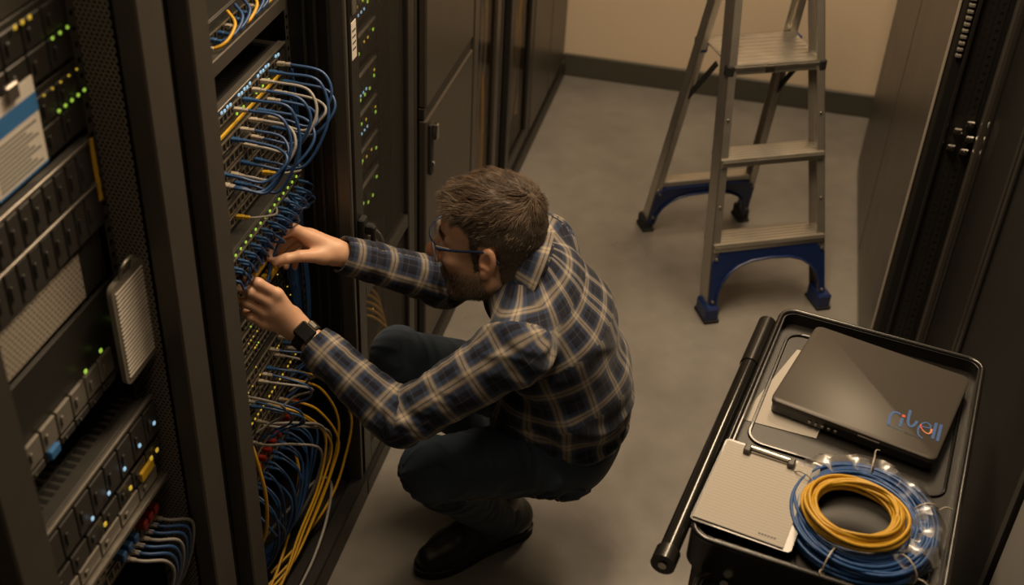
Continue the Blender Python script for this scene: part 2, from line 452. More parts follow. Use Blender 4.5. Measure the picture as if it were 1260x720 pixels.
rackE = rack_shell('server_cabinet', 'cabinet with a narrow smoked glass door and blue cables inside', 'server rack', 3.134, 3.475, 0.03, 0.03, -0.865, front=XF - 0.024)
door(rackE, 3.138, 3.470, 0.075, 1.98, XF + 0.002, 1, 0.050, 0.05, MT['smoke'], pane_name='glass_pane', frame_mat=MT['panel'])
rackF = rack_shell('server_cabinet', 'cabinet with a smoked glass door second from the back wall', 'server rack', 3.62, 4.02, 0.03, 0.03, -0.865, front=XF - 0.024)
door(rackF, 3.625, 4.015, 0.075, 1.98, XF + 0.002, 1, 0.055, 0.05, MT['smoke'], pane_name='glass_pane', frame_mat=MT['rack'])
rackG = rack_shell('server_cabinet', 'closed brown-grey cabinet at the far end against the back wall', 'server rack', 4.03, 4.72, 0.03, 0.03, -0.865, front=XF - 0.024)
MB().rbox((XF - 0.020, 4.035, 0.075), (XF + 0.002, 4.375, 1.98), 0.004).build('door', MT['panel'], rackG)
MB().rbox((XF - 0.020, 4.383, 0.075), (XF + 0.002, 4.715, 1.98), 0.004).build('door', MT['panel'], rackG)
# black sill that runs along the foot of the row
tag(MB().rbox((XF - 0.03, 2.112, 0.0), (XF + 0.010, 4.725, 0.055), 0.004).build('trim_1', MT['black']), kind='structure')
tag(MB().rbox((XF - 0.03, 0.87, 0.0), (XF + 0.010, 2.110, 0.075), 0.004).build('trim_2', MT['black']), kind='structure')

# ================================================================== right row
XR = 0.461
def solid_cab(label, y0, y1, x, mat, seam=None, handle=None, depth=0.8, zt=2.05):
    t = thing('server_cabinet', label, 'server rack', (x + depth / 2, (y0 + y1) / 2, 0))
    MB().rbox((x + 0.026, y0 + 0.004, 0.06), (x + depth, y1 - 0.004, zt), 0.004).build('body', MT['black'], t)
    MB().rbox((x + 0.03, y0 + 0.01, 0.0), (x + depth, y1 - 0.01, 0.06), 0.003).build('plinth', MT['black'], t)
    d = MB().rbox((x, y0, 0.035), (x + 0.024, y1, zt), 0.004).build('door', mat, t)
    return t, d
cR1, d1 = solid_cab('plain brown-grey cabinet of the right row nearest the back wall', 3.625, 4.27, XR, MT['panel'])
cR2, d2 = solid_cab('plain brown-grey cabinet beside the stepladder with a bright front edge', 2.935, 3.618, XR, MT['panel'])
MB().rbox((XR - 0.003, 2.930, 0.035), (XR + 0.003, 2.937, 2.05), 0.001).build('edge_highlight', pm('painted_edge_highlight', (0.42, 0.38, 0.33), 0.4, 0.0, 0.1, 30), d2)  # pale colour painted in for the light caught along the door edge
# equipment frame set back beside it
tR = thing('equipment_frame', 'black equipment frame with hole rails between mesh doors and plain cabinet', 'server rack', (0.70, 2.89, 0))
MB().rbox((0.474, 2.912, 0.0), (0.90, 2.926, 2.05), 0.002).build('side_panel', MT['inner'], tR)
MB().rbox((0.575, 2.862, 0.0), (0.61, 2.888, 2.05), 0.003).build('post', MT['post'], tR)
MB().rbox((0.496, 2.898, 0.0), (0.506, 2.910, 2.05), 0.002).build('cable_channel', MT['rack'], tR)
rail_mesh(MB(), 2.9115, 0.530, 0.05, 2.0, 0.020, 0.008, 0.0222, 'x').build('mounting_rail', MT['rack'], tR)
rail_mesh(MB(), 2.9105, 0.556, 0.05, 2.0, 0.020, 0.008, 0.0222, 'x').build('mounting_rail', MT['rack'], tR)
lt = MB()
for (xx, zz) in ((0.520, 0.862), (0.545, 0.885), (0.553, 0.845), (0.515, 0.815), (0.548, 0.808)):
    lt.rbox((xx, 2.892, zz), (xx + 0.022, 2.910, zz + 0.018), 0.003); lt.tube([(xx + 0.011, 2.885, zz + 0.009), (xx + 0.011, 2.893, zz + 0.009)], 0.005, 8)
lt.build('latch_cluster', MT['chrome'], tR)
for k in range(11):
    zz = 1.06 + k * 0.016
    MB().rbox((0.477, 2.900, zz), (0.492, 2.911, zz + 0.009), 0.002).build('vent_slat', MT['srvl'], tR)
# two mesh doors
tM = thing('server_cabinet', 'black cabinet with two perforated doors behind the cart', 'server rack', (0.99, 2.28, 0))
XM = 0.585
MB().rbox((XM + 0.03, 1.70, 0.0), (1.38, 2.858, 2.05), 0.004).build('body', MT['inner'], tM)
for (a, b) in ((2.470, 2.855), (1.705, 2.462)):
    d = MB().rbox((XM, a, 0.05), (XM + 0.022, a + 0.03, 2.02), 0.003).build('door', MT['rack'], tM)
    MB().rbox((XM, b - 0.03, 0.05), (XM + 0.022, b, 2.02), 0.003).build('door_stile', MT['rack'], d)
    MB().rbox((XM, a + 0.03, 0.05), (XM + 0.022, b - 0.03, 0.09), 0.003).build('door_rail', MT['rack'], d)
    MB().rbox((XM, a + 0.03, 1.98), (XM + 0.022, b - 0.03, 2.02), 0.003).build('door_rail', MT['rack'], d)
    MB().box((XM + 0.008, a + 0.03, 0.09), (XM + 0.010, b - 0.03, 1.98)).build('mesh_sheet', MT['perf_yz'], d)
solid_cab('pale grey cabinet side at the lower right corner', 1.05, 1.692, 0.590, pm('pale_grey_paint', (0.30, 0.29, 0.27), 0.5, 0.0, 0.05, 5))
# ================================================================== equipment in the racks
def ports(mb_m, mb_b, x, y0, y1, z0, z1, n, sgn=1):
    """row of sockets: metal surround bars + black opening"""
    p = (y1 - y0) / n; g = p * 0.12
    for i in range(n):
        a, b = y0 + i * p + g, y0 + (i + 1) * p - g
        mb_b.box((x - 0.001, a, z0), (x + 0.0015, b, z1))
        t = min(p, z1 - z0) * 0.13
        mb_m.box((x, a, z0 - t), (x + 0.003, b, z0)); mb_m.box((x, a, z1), (x + 0.003, b, z1 + t))
        mb_m.box((x, a - t, z0 - t), (x + 0.003, a, z1 + t)); mb_m.box((x, b, z0 - t), (x + 0.003, b + t, z1 + t))

def leds(t, pts, m, s=0.0028):
    if not pts: return
    mb = MB()
    for (x, y, z) in pts: mb.rbox((x, y - s, z - s), (x + 0.003, y + s, z + s), 0.0008)
    tag(mb.build('indicator_lights', m, t), kind='stuff')

def unit(name, label, cat, x, y0, y1, z0, z1, depth=0.40, mat=None, face=None, ears=True):
    t = thing(name, label, cat, (x - depth / 2, (y0 + y1) / 2, z0))
    m = mat or MT['sw']
    MB().rbox((x - depth, y0 + 0.012, z0), (x - 0.004, y1 - 0.012, z1), 0.002).build('chassis', m, t)
    MB().rbox((x - 0.004, y0 + 0.010, z0), (x, y1 - 0.010, z1), 0.0012).build('front_panel', face or m, t)
    if ears:
        for (a, b) in ((y0, y0 + 0.009), (y1 - 0.009, y1)):
            MB().rbox((x - 0.004, a, z0), (x, b, z1), 0.001).build('mounting_ear', MT['rack'], t)
    return t

def slots(t, x0, x1, y0, y1, z, n, mat=None):
    """vent slots across the lid of a unit"""
    mb = MB(); p = (y1 - y0) / n
    for i in range(n): mb.box((x0, y0 + i * p, z - 0.0005), (x1, y0 + (i + 0.55) * p, z + 0.0006))
    tag(mb.build('vent_slots', mat or MT['port'], t), kind='stuff')

# ------------------------------------------------------------ nearest rack, top to bottom
xa = -0.868
def bays(t, x, y0, y1, z0, z1, n, rows, mat, name='drive_bay'):
    py = (y1 - y0) / n; pz = (z1 - z0) / rows
    for r_ in range(rows):
        for i in range(n):
            a = y0 + i * py; c = z0 + r_ * pz
            b = MB().rbox((x, a + 0.0015, c + 0.0015), (x + 0.006, a + py - 0.0015, c + pz - 0.0015), 0.0015)
            b.rbox((x + 0.006, a + py * 0.2, c + pz * 0.32), (x + 0.009, a + py * 0.34, c + pz * 0.68), 0.001)
            b.build(name, mat, t)

u = unit('filler_cover', 'plain brown-grey blank panel at the top of the nearest rack', 'panel', xa, 0.905, 1.316, 1.655, 1.78, 0.05, MT['post'])
u = unit('storage_server', 'dark mesh-fronted unit with yellow lights behind the paper tag', 'server', xa, 0.905, 1.316, 1.552, 1.652, 0.42, MT['sw'])
bays(u, xa, 0.93, 1.30, 1.558, 1.646, 8, 2, MT['sw'])
leds(u, [(xa + 0.009, 1.19 + 0.016 * k, 1.645 - 0.0 * k) for k in range(3)], MT['led_y'])
leds(u, [(xa + 0.009, 1.26 + 0.018 * k, 1.602) for k in range(3)], MT['led_g'], 0.002)
u = unit('storage_server', 'dark mesh-fronted unit with a row of green lights in the nearest rack', 'server', xa, 0.905, 1.316, 1.448, 1.548, 0.42, MT['sw'])
bays(u, xa, 0.93, 1.30, 1.454, 1.542, 8, 2, MT['sw'])
leds(u, [(xa + 0.009, 1.245 + 0.016 * k, 1.508) for k in range(5)], MT['led_g'], 0.0022)
leds(u, [(xa + 0.009, 1.22 + 0.02 * k, 1.542) for k in range(5)], MT['led_y'], 0.0015)
u = unit('blade_server', 'grey server with two rows of drive bays and a yellow side label', 'server', xa + 0.004, 0.905, 1.316, 1.296, 1.440, 0.42, MT['srv'])
bays(u, xa + 0.004, 0.90, 1.290, 1.302, 1.366, 14, 1, MT['srv']); bays(u, xa + 0.004, 0.90, 1.290, 1.372, 1.432, 14, 1, MT['srv'])
MB().rbox((xa + 0.004, 0.90, 1.4335), (xa + 0.012, 1.30, 1.440), 0.001).build('silver_edge', MT['steel'], u)
MB().rbox((xa + 0.004, 0.90, 1.366), (xa + 0.012, 1.30, 1.371), 0.001).build('silver_edge', MT['steel'], u)
MB().rbox((xa + 0.004, 1.307, 1.335), (xa + 0.006, 1.316, 1.432), 0.0005).build('yellow_label', MT['labely'], u)
u = unit('filler_cover', 'pale finely perforated blank panel in the nearest rack', 'panel', xa, 0.89, 1.30, 1.212, 1.292, 0.03, MT['sw'])
MB().box((xa, 0.90, 1.216), (xa + 0.002, 1.238, 1.288)).build('pale_sheet', MT['perf_w'], u)
u = unit('storage_server', 'dark unit with small grey bays and a blue end key in the nearest rack', 'server', xa, 0.905, 1.316, 1.040, 1.200, 0.42, MT['sw'])
bays(u, xa, 0.95, 1.27, 1.060, 1.105, 8, 1, MT['srvl'], 'drive_carrier'); bays(u, xa, 0.95, 1.27, 1.012 + 0.03, 1.058, 8, 1, MT['srv'], 'drive_carrier')
MB().rbox((xa, 1.075, 1.046), (xa + 0.012, 1.100, 1.062), 0.002).build('blue_key', MT['paperblue'], u)
leds(u, [(xa + 0.009, 1.19, 1.118), (xa + 0.009, 1.235, 1.122), (xa + 0.009, 1.30, 1.130)], MT['led_g'], 0.003)
MB().rbox((xa, 1.29, 1.085), (xa + 0.004, 1.312, 1.108), 0.001).build('yellow_label', MT['labely'], u)
xs = -0.842
u = unit('rack_server', 'grey server pulled slightly forward in the lower part of the nearest rack', 'server', xs, 0.905, 1.316, 0.906, 0.978, 0.45, MT['srv'], ears=False)
MB().rbox((xs - 0.001, 0.906, 0.970), (xs + 0.006, 1.316, 0.979), 0.002).build('silver_edge', MT['steel'], u)
slots(u, xs - 0.07, xs - 0.05, 0.92, 1.31, 0.978, 26); slots(u, xs - 0.045, xs - 0.025, 0.92, 1.31, 0.978, 26)
bays(u, xs, 0.905, 1.32, 0.900, 0.966, 10, 1, MT['srv'])
leds(u, [(xs + 0.009, 1.10 + 0.05 * k, 0.915 + 0.004 * k) for k in range(5)], MT['led_b'], 0.003)
u = unit('rack_server', 'server with amber lights and pale handles under the pulled-out server', 'server', xs - 0.004, 0.905, 1.316, 0.800, 0.890, 0.45, MT['sw'], ears=False)
bays(u, xs - 0.004, 0.905, 1.32, 0.848, 0.886, 9, 1, MT['srv'])
bays(u, xs - 0.004, 0.93, 1.30, 0.812, 0.844, 6, 1, MT['srvl'], 'drive_carrier')
MB().rbox((xs - 0.004, 0.906, 0.798), (xs + 0.010, 1.316, 0.809), 0.002).build('silver_edge', MT['steel'], u)
leds(u, [(xs + 0.006, y_, 0.872) for y_ in (1.13, 1.21, 1.28, 1.30)], MT['led_y'], 0.0035)
MB().rbox((xs + 0.002, 1.245, 0.850), (xs + 0.008, 1.285, 0.868), 0.001).build('yellow_label', MT['labely'], u)
u = unit('patch_bay', 'patch panel with red and blue sockets low in the nearest rack', 'patch bay', xa, 0.905, 1.316, 0.690, 0.795, 0.10, MT['sw'])
pm_, pb_ = MB(), MB(); ports(pm_, pb_, xa, 0.92, 1.30, 0.765, 0.783, 20); ports(pm_, pb_, xa, 0.92, 1.30, 0.735, 0.753, 20); ports(pm_, pb_, xa, 0.92, 1.30, 0.705, 0.723, 20)
tag(pm_.build('socket_shields', MT['portm'], u), kind='stuff'); tag(pb_.build('sockets', MT['port'], u), kind='stuff')
for k, (m_, ys) in enumerate((('red', (1.252, 1.271, 1.290)), ('plugb', (1.18, 1.20, 1.22)))):
    for yy in ys: MB().rbox((xa, yy - 0.007, 0.735), (xa + 0.022, yy + 0.007, 0.752), 0.002).build('plug_cap', MT[m_], u)
leds(u, [(xa + 0.003, 1.10 + 0.022 * k, 0.790) for k in range(9)], MT['led_g'], 0.002)

# paper tag and hanging card of the nearest rack
t = thing('paper_tag', 'white paper tag with a blue header hanging on the nearest rack', 'tag', (-0.852, 1.150, 1.462))
MB().rbox((-0.853, 1.085, 1.462), (-0.852, 1.196, 1.582), 0.0004).build('sheet', MT['paper'], t)
MB().box((-0.852, 1.085, 1.535), (-0.8517, 1.196, 1.560)).build('blue_header', MT['paperblue'], t)
MB().box((-0.852, 1.085, 1.462), (-0.8517, 1.196, 1.465)).build('blue_border', MT['paperblue'], t)
for k in range(10):
    MB().box((-0.852, 1.092, 1.470 + 0.006 * k), (-0.8517, 1.186 - 0.012 * (k % 3), 1.4725 + 0.006 * k)).build('printed_line', MT['print'], t)
MB().rbox((-0.854, 1.135, 1.570), (-0.846, 1.160, 1.592), 0.002).build('clip', MT['steel'], t)
t = thing('hanging_card', 'pale ribbed card with a wire handle hanging from the rail of the nearest rack', 'card', (-0.828, 1.30, 1.03))
fc = lambda a, b, c: (c, a, b)
MB().prism(rrect(1.242, 1.052, 1.338, 1.232, 0.014), fc, -0.836, -0.828).build('plate', MT['srvl'], t, 40)
rb = MB()
for k in range(22): rb.rbox((-0.828, 1.250, 1.064 + k * 0.0072), (-0.8262, 1.330, 1.0675 + k * 0.0072), 0.0006)
tag(rb.build('ribs', MT['paper'], t), kind='stuff')
MB().tube(catmull([(-0.832, 1.272, 1.226), (-0.824, 1.274, 1.252), (-0.824, 1.302, 1.252), (-0.832, 1.304, 1.226)], 6), 0.0032, 8).build('wire_handle', MT['steel'], t, 60)

# ------------------------------------------------------------ working rack, top to bottom
xb = -0.897
YL, YR = 1.60, 2.078
t = thing('rack_shelf', 'grey steel shelf across the top of the working rack', 'shelf', (-0.98, 1.83, 1.335))
MB().rbox((-1.30, YL, 1.345), (-0.885, YR - 0.03, 1.349), 0.001).build('shelf_plate', MT['post'], t)
MB().rbox((-0.885, YL, 1.332), (-0.879, YR - 0.03, 1.362), 0.002).build('front_lip', MT['post'], t)
u = unit('network_switch', 'switch with dark blue plugs standing on the grey shelf', 'network switch', -0.915, YL, YR - 0.05, 1.352, 1.398, 0.30, MT['sw'], ears=False)
pm_, pb_ = MB(), MB(); ports(pm_, pb_, -0.915, 1.66, 2.00, 1.362, 1.376, 24); tag(pm_.build('socket_shields', MT['portm'], u), kind='stuff'); tag(pb_.build('sockets', MT['port'], u), kind='stuff')
u1 = unit('network_switch', 'upper switch with a yellow strip and looping blue cables', 'network switch', xb, YL, YR, 1.158, 1.252, 0.40, MT['sw'])
slots(u1, xb - 0.055, xb - 0.02, 1.66, 2.05, 1.252, 40); slots(u1, xb - 0.13, xb - 0.09, 1.66, 2.05, 1.252, 40)
MB().rbox((xb - 0.012, YL + 0.012, 1.250), (xb + 0.004, YR - 0.012, 1.255), 0.001).build('lid_edge', MT['steel'], u1)
pm_, pb_ = MB(), MB(); ports(pm_, pb_, xb, 1.66, 2.04, 1.222, 1.236, 24); ports(pm_, pb_, xb, 1.66, 2.04, 1.168, 1.183, 24)
tag(pm_.build('socket_shields', MT['portm'], u1), kind='stuff'); tag(pb_.build('sockets', MT['port'], u1), kind='stuff')
MB().rbox((xb, 1.66, 1.196), (xb + 0.004, 2.04, 1.203), 0.001).build('yellow_strip', MT['labely'], u1)
leds(u1, [(xb, 1.77 + 0.0125 * k, 1.243 - 0.002 * (k % 2)) for k in range(22) if k % 7 not in (4, 5)], MT['led_b'], 0.0028)
leds(u1, [(xb, 1.83 + 0.03 * k, 1.212) for k in range(7)], MT['led_g'], 0.0025)
leds(u1, [(xb, 1.68 + 0.0125 * k, 1.199) for k in range(28)], MT['led_y'], 0.0016)
u2 = unit('patch_bay', 'patch panel right below the switch with the yellow strip', 'patch bay', xb - 0.006, YL, YR, 1.062, 1.150, 0.08, MT['sw'])
pm_, pb_ = MB(), MB()
for k in range(3): ports(pm_, pb_, xb - 0.006, 1.66, 2.04, 1.070 + 0.027 * k, 1.086 + 0.027 * k, 20)
tag(pm_.build('socket_shields', MT['portm'], u2), kind='stuff'); tag(pb_.build('sockets', MT['port'], u2), kind='stuff')
u3 = unit('patch_bay', 'narrow patch panel with two yellow plugs', 'patch bay', xb - 0.004, YL, YR, 0.995, 1.055, 0.08, MT['sw'])
pm_, pb_ = MB(), MB(); ports(pm_, pb_, xb - 0.004, 1.66, 2.04, 1.005, 1.019, 22); ports(pm_, pb_, xb - 0.004, 1.66, 2.04, 1.030, 1.044, 22)
tag(pm_.build('socket_shields', MT['portm'], u3), kind='stuff'); tag(pb_.build('sockets', MT['port'], u3), kind='stuff')
xc = xb + 0.022
u4 = unit('network_switch', 'grey switch with green port lights above the reaching hand', 'network switch', xc, YL, YR, 0.928, 0.982, 0.40, MT['srv'])
pm_, pb_ = MB(), MB(); ports(pm_, pb_, xc, 1.66, 2.05, 0.934, 0.947, 26); ports(pm_, pb_, xc, 1.66, 2.05, 0.952, 0.965, 26)
tag(pm_.build('socket_shields', MT['portm'], u4), kind='stuff'); tag(pb_.build('sockets', MT['port'], u4), kind='stuff')
leds(u4, [(xc, 1.70 + 0.0235 * k, 0.974) for k in range(15)], MT['led_g'], 0.0025)
leds(u4, [(xc, 1.70 + 0.0235 * k, 0.974) for k in (-1, 0)], MT['led_b'], 0.0035)
xd = -0.908
u5 = unit('patch_bay', 'patch panel with yellow and black marker tabs at the hands', 'patch bay', xd, YL, YR, 0.780, 0.915, 0.08, MT['sw'])
pm_, pb_ = MB(), MB()
for k in range(4): ports(pm_, pb_, xd, 1.66, 2.04, 0.790 + 0.031 * k, 0.806 + 0.031 * k, 22)
tag(pm_.build('socket_shields', MT['portm'], u5), kind='stuff'); tag(pb_.build('sockets', MT['port'], u5), kind='stuff')
for k in range(5): MB().rbox((xd, 1.865 + 0.021 * k, 0.792), (xd + 0.018, 1.883 + 0.021 * k, 0.810), 0.002).build('marker_tab', MT['labely'], u5)
MB().rbox((xd, 1.80, 0.835), (xd + 0.012, 1.93, 0.841), 0.001).build('yellow_strip', MT['labely'], u5)
leds(u5, [(xd + 0.003, 1.72 + 0.017 * k, 0.860 + 0.003 * (k % 3)) for k in range(18)], MT['led_y'], 0.0016)
u6 = unit('network_switch', 'dark switch with scattered small lights below the watch hand', 'network switch', xd, YL, YR, 0.640, 0.775, 0.40, MT['sw'])
pm_, pb_ = MB(), MB()
for k in range(4): ports(pm_, pb_, xd, 1.66, 2.05, 0.650 + 0.031 * k, 0.664 + 0.031 * k, 24)
tag(pm_.build('socket_shields', MT['portm'], u6), kind='stuff'); tag(pb_.build('sockets', MT['port'], u6), kind='stuff')
leds(u6, [(xd + 0.003, 1.70 + 0.34 * random.random(), random.choice([0.672, 0.703, 0.734, 0.765])) for k in range(26)], MT['led_y'], 0.0015)
leds(u6, [(xd + 0.003, 1.70 + 0.34 * random.random(), random.choice([0.672, 0.703, 0.734, 0.765])) for k in range(14)], MT['led_g'], 0.0016)
u7 = unit('patch_bay', 'patch panel with pale plugs and looping blue cables at knee height', 'patch bay', xd, YL, YR, 0.525, 0.635, 0.08, MT['sw'])
pm_, pb_ = MB(), MB()
for k in range(3): ports(pm_, pb_, xd, 1.66, 2.04, 0.535 + 0.033 * k, 0.551 + 0.033 * k, 20)
tag(pm_.build('socket_shields', MT['portm'], u7), kind='stuff'); tag(pb_.build('sockets', MT['port'], u7), kind='stuff')
leds(u7, [(xd + 0.003, 1.70 + 0.34 * random.random(), random.choice([0.558, 0.591, 0.624])) for k in range(18)], MT['led_y'], 0.0016)
u8 = unit('network_switch', 'lower switch with amber lights and yellow cables plugged in', 'network switch', xd, YL, YR, 0.425, 0.515, 0.40, MT['sw'])
pm_, pb_ = MB(), MB()
for k in range(2): ports(pm_, pb_, xd, 1.66, 2.04, 0.440 + 0.036 * k, 0.458 + 0.036 * k, 20)
tag(pm_.build('socket_shields', MT['portm'], u8), kind='stuff'); tag(pb_.build('sockets', MT['port'], u8), kind='stuff')
leds(u8, [(xd + 0.003, 1.70 + 0.0155 * k, 0.503) for k in range(22)], MT['led_y'], 0.0024)
u9 = unit('patch_bay', 'lowest patch panel with red plugs and a bundle of blue cables', 'patch bay', xd, YL, YR, 0.300, 0.415, 0.08, MT['sw'])
pm_, pb_ = MB(), MB()
for k in range(3): ports(pm_, pb_, xd, 1.66, 2.04, 0.312 + 0.034 * k, 0.328 + 0.034 * k, 20)
tag(pm_.build('socket_shields', MT['portm'], u9), kind='stuff'); tag(pb_.build('sockets', MT['port'], u9), kind='stuff')
for k in range(10):
    yy = 1.74 + 0.028 * k
    MB().rbox((xd, yy - 0.006, 0.380), (xd + 0.02, yy + 0.006, 0.394), 0.002).build('plug_cap', MT['red'], u9)

# ------------------------------------------------------------ cables of the working rack
def cable(label, group, pts, r, mat, plugs=(), plug_mat='plug', name='patch_cable', seg=7, cat='cable', ps=0.8):
    P = catmull(pts, seg)
    o = MB().tube(P, r, 7).build(name, MT[mat], None, 80)
    tag(o, label, cat, group)
    for end in plugs:
        a, b = (P[0], P[1]) if end == 0 else (P[-1], P[-2])
        ax, uu, vv = frame_of(b - a)
        T = lambda q: a + (ax * q[0] + uu * q[1] + vv * q[2]) * ps
        pl = MB(T).rbox((-0.006, -0.0058, -0.0048), (0.016, 0.0058, 0.0048), 0.0012)
        pl.rbox((0.016, -0.0045, -0.0040), (0.030, 0.0045, 0.0040), 0.0015)
        pl.build('plug', MT[plug_mat], o)
    return o

R_ = random.Random(3)
jit = lambda s: R_.uniform(-s, s)
# loops out of the upper switch
for k in range(13):
    y = 1.80 + 0.0205 * k + jit(0.004); z = (1.176, 1.226)[k % 2]
    out = 0.085 + 0.035 * R_.random(); dy = -0.03 - 0.06 * R_.random(); zl = R_.choice([1.078, 1.105, 1.132])
    grey = k in (4, 7, 10)
    x0 = xb + 0.004
    cable('blue network cable looping out of the upper switch' if not grey else 'grey network cable among the loops of the upper switch',
          'blue loops of the upper switch' if not grey else 'grey loops of the upper switch',
          [(x0, y, z), (x0 + 0.03, y + 0.004, z - 0.001), (x0 + out * 0.8, y + 0.012, z - 0.012), (x0 + out, y + 0.01 + dy * 0.3, (z + zl) / 2 - 0.005),
           (x0 + out * 0.7, y + dy * 0.7, zl - 0.012), (x0 + 0.03, y + dy, zl - 0.001), (x0 - 0.006, y + dy, zl)], 0.0031,
          'greyc' if grey else 'blue', (0, -1), 'plug' if k % 3 else 'plugb')
for k, (y, z) in enumerate(((1.925, 1.037), (1.795, 1.012))):
    cable('short dark cable with a yellow plug, ' + ('upper of two' if k == 0 else 'lower of two'), None,
          [(xb, y, z), (xb + 0.03, y + 0.005, z), (xb + 0.055, y + 0.04, z - 0.01), (xb + 0.035, y + 0.10, z - 0.04), (xb + 0.02, y + 0.13, z - 0.05)], 0.0024, 'greyc', (0,), 'plugy')
# fall from the green-light switch towards the right rail
for k in range(26):
    y = 1.69 + 0.0140 * k; z = 0.958 if k % 2 else 0.940
    xe = xc + 0.004
    yr = 2.020 + jit(0.025); zr = 0.83 + jit(0.05)
    cable('blue cable hanging in the bunch under the green-light switch', 'blue bunch under the green-light switch',
          [(xe, y, z), (xe + 0.016, y + 0.004, z - 0.004), (xe + 0.012 + 0.014 * R_.random() * (y > 1.85), y + 0.03, z - 0.035),
           (-0.894 + 0.010 * R_.random() * (y < 1.80), (y + 0.6 * yr) / 1.6 + jit(0.02), 0.893 + jit(0.014)), (-0.899, yr - 0.02, zr + 0.03), (-0.896, yr + 0.01, zr - 0.10 + jit(0.03)), (xe - 0.022, yr + 0.02, 0.66 + jit(0.05))],
          0.0024, 'blue', (0,), 'plugb', seg=6, ps=0.6)
for k in range(3):
    cable('blue riser cable running down beside the right mounting rail', 'risers at the rail',
          [(xb + 0.016, 2.060 - 0.008 * k, 1.20 - 0.03 * k), (xb + 0.020, 2.066 - 0.009 * k, 1.05), (xb + 0.016, 2.06 - 0.01 * k, 0.85), (xb + 0.02, 2.066 - 0.007 * k, 0.65), (xb + 0.012, 2.05 - 0.01 * k, 0.45)], 0.003, 'blue')
cable('blue cable held between the fingers of the right hand', None,
      [(xc + 0.004, 1.965, 0.955), (-0.862, 1.962, 0.945), (-0.868, 1.942, 0.905), (-0.8815, 1.9135, 0.860), (-0.886, 1.900, 0.835), (-0.8875, 1.875, 0.812), (-0.899, 1.845, 0.806)], 0.0032, 'blue', (0, -1), 'plugb')
cable('dark cable crossing beside the held blue cable', None,
      [(xc + 0.004, 1.985, 0.955), (-0.862, 1.982, 0.940), (-0.893, 1.958, 0.905), (-0.8995, 1.92, 0.835), (-0.890, 1.89, 0.80), (-0.903, 1.86, 0.797)], 0.0028, 'blue', (0, -1), 'plugb')
# connector in the left hand
cable('silver plug on a short grey lead in the left hand', None, [(-0.898, 1.762, 0.872), (-0.894, 1.735, 0.868), (-0.893, 1.70, 0.85), (-0.90, 1.66, 0.82)], 0.003, 'greyc', (0,), 'plug')
# loops of the knee-height panel
for k in range(12):
    y = 1.74 + 0.023 * k; z = R_.choice([0.543, 0.576, 0.609]); o_ = 0.07 + 0.04 * R_.random(); dy = 0.03 + 0.06 * R_.random()
    cable('blue cable looping out of the knee-height patch panel', 'blue loops at knee height',
          [(xd, y, z), (xd + 0.035, y + 0.003, z), (xd + o_, y + dy * 0.4, z - 0.02), (xd + o_ * 0.95, y + dy, z - 0.07), (xd + 0.04, y + dy * 1.2, z - 0.11), (xd + 0.012, y + dy * 0.8, z - 0.13)], 0.0028,
          'blue' if k % 4 else 'greyc', (0,), 'plug' if k % 2 else 'plugb') if k % 4 else \
    cable('grey cable looping out of the knee-height patch panel', 'grey loops at knee height',
          [(xd, y, z), (xd + 0.035, y + 0.003, z), (xd + o_, y + dy * 0.4, z - 0.02), (xd + o_ * 0.95, y + dy, z - 0.07), (xd + 0.04, y + dy * 1.2, z - 0.11), (xd + 0.012, y + dy * 0.8, z - 0.13)], 0.0028, 'greyc', (0,), 'plug')
# blue bundle of the lowest panel
for k in range(18):
    y = 1.70 + 0.017 * k; z = (0.320, 0.354)[k % 2]; e = 1.72 + 0.10 * R_.random()
    cable('blue cable of the bundle falling from the lowest patch panel', 'blue bundle at the bottom',
          [(xd, y, z), (xd + 0.03, y, z - 0.002), (xd + 0.055 + 0.02 * R_.random(), y - 0.01, z - 0.04), (xd + 0.050 + 0.02 * R_.random(), y * 0.6 + e * 0.4, 0.20), (xd + 0.03, y * 0.3 + e * 0.7 - 0.01, 0.12), (xd - 0.01 - 0.03 * R_.random(), e - 0.05, 0.068)], 0.0029, 'blue', (0,), 'plugb')
# yellow cables that sweep down to the floor of the rack
yel = [((1.985, 0.485), 0.125, 2.02, 1.86), ((1.955, 0.485), 0.105, 1.99, 1.80), ((1.925, 0.449), 0.110, 1.97, 1.76), ((1.885, 0.449), 0.100, 1.95, 1.72), ((1.860, 0.485), 0.095, 1.93, 1.69)]
for k, ((y, z), o_, ym, ye) in enumerate(yel):
    cable('yellow cable sweeping from the lower switch down to the rack floor', 'yellow cables of the lower switch',
          [(xd, y, z), (xd + 0.035, y + 0.002, z), (xd + 0.085, y + 0.02, z - 0.03), (xd + o_ + 0.01, ym, z - 0.13), (xd + o_, ym - 0.03, 0.235), (xd + o_ - 0.02, (ym + ye) / 2, 0.15), (xd + 0.07, ye, 0.095), (xd + 0.03, ye - 0.12, 0.082)], 0.0031, 'yellow', (0,), 'plug')
for k, (y, z) in enumerate(((1.835, 0.449), (1.805, 0.485), (1.775, 0.449))):
    cable('grey cable drooping from the lower switch', 'grey cables of the lower switch',
          [(xd, y, z), (xd + 0.035, y + 0.002, z), (xd + 0.08, y + 0.04, z - 0.02), (xd + 0.105, y + 0.12, z - 0.10), (xd + 0.09, y + 0.13, 0.25), (xd + 0.05, y + 0.10, 0.14), (xd, y + 0.05, 0.075)], 0.0031, 'greyc', (0,), 'plug')
cable('yellow cable hanging straight down beside the grey post of the working rack', None,
      [(-0.880, 1.66, 0.60), (-0.848, 1.650, 0.575), (-0.832, 1.648, 0.50), (-0.826, 1.650, 0.42), (-0.832, 1.648, 0.33), (-0.85, 1.64, 0.27)], 0.0042, 'yellow')
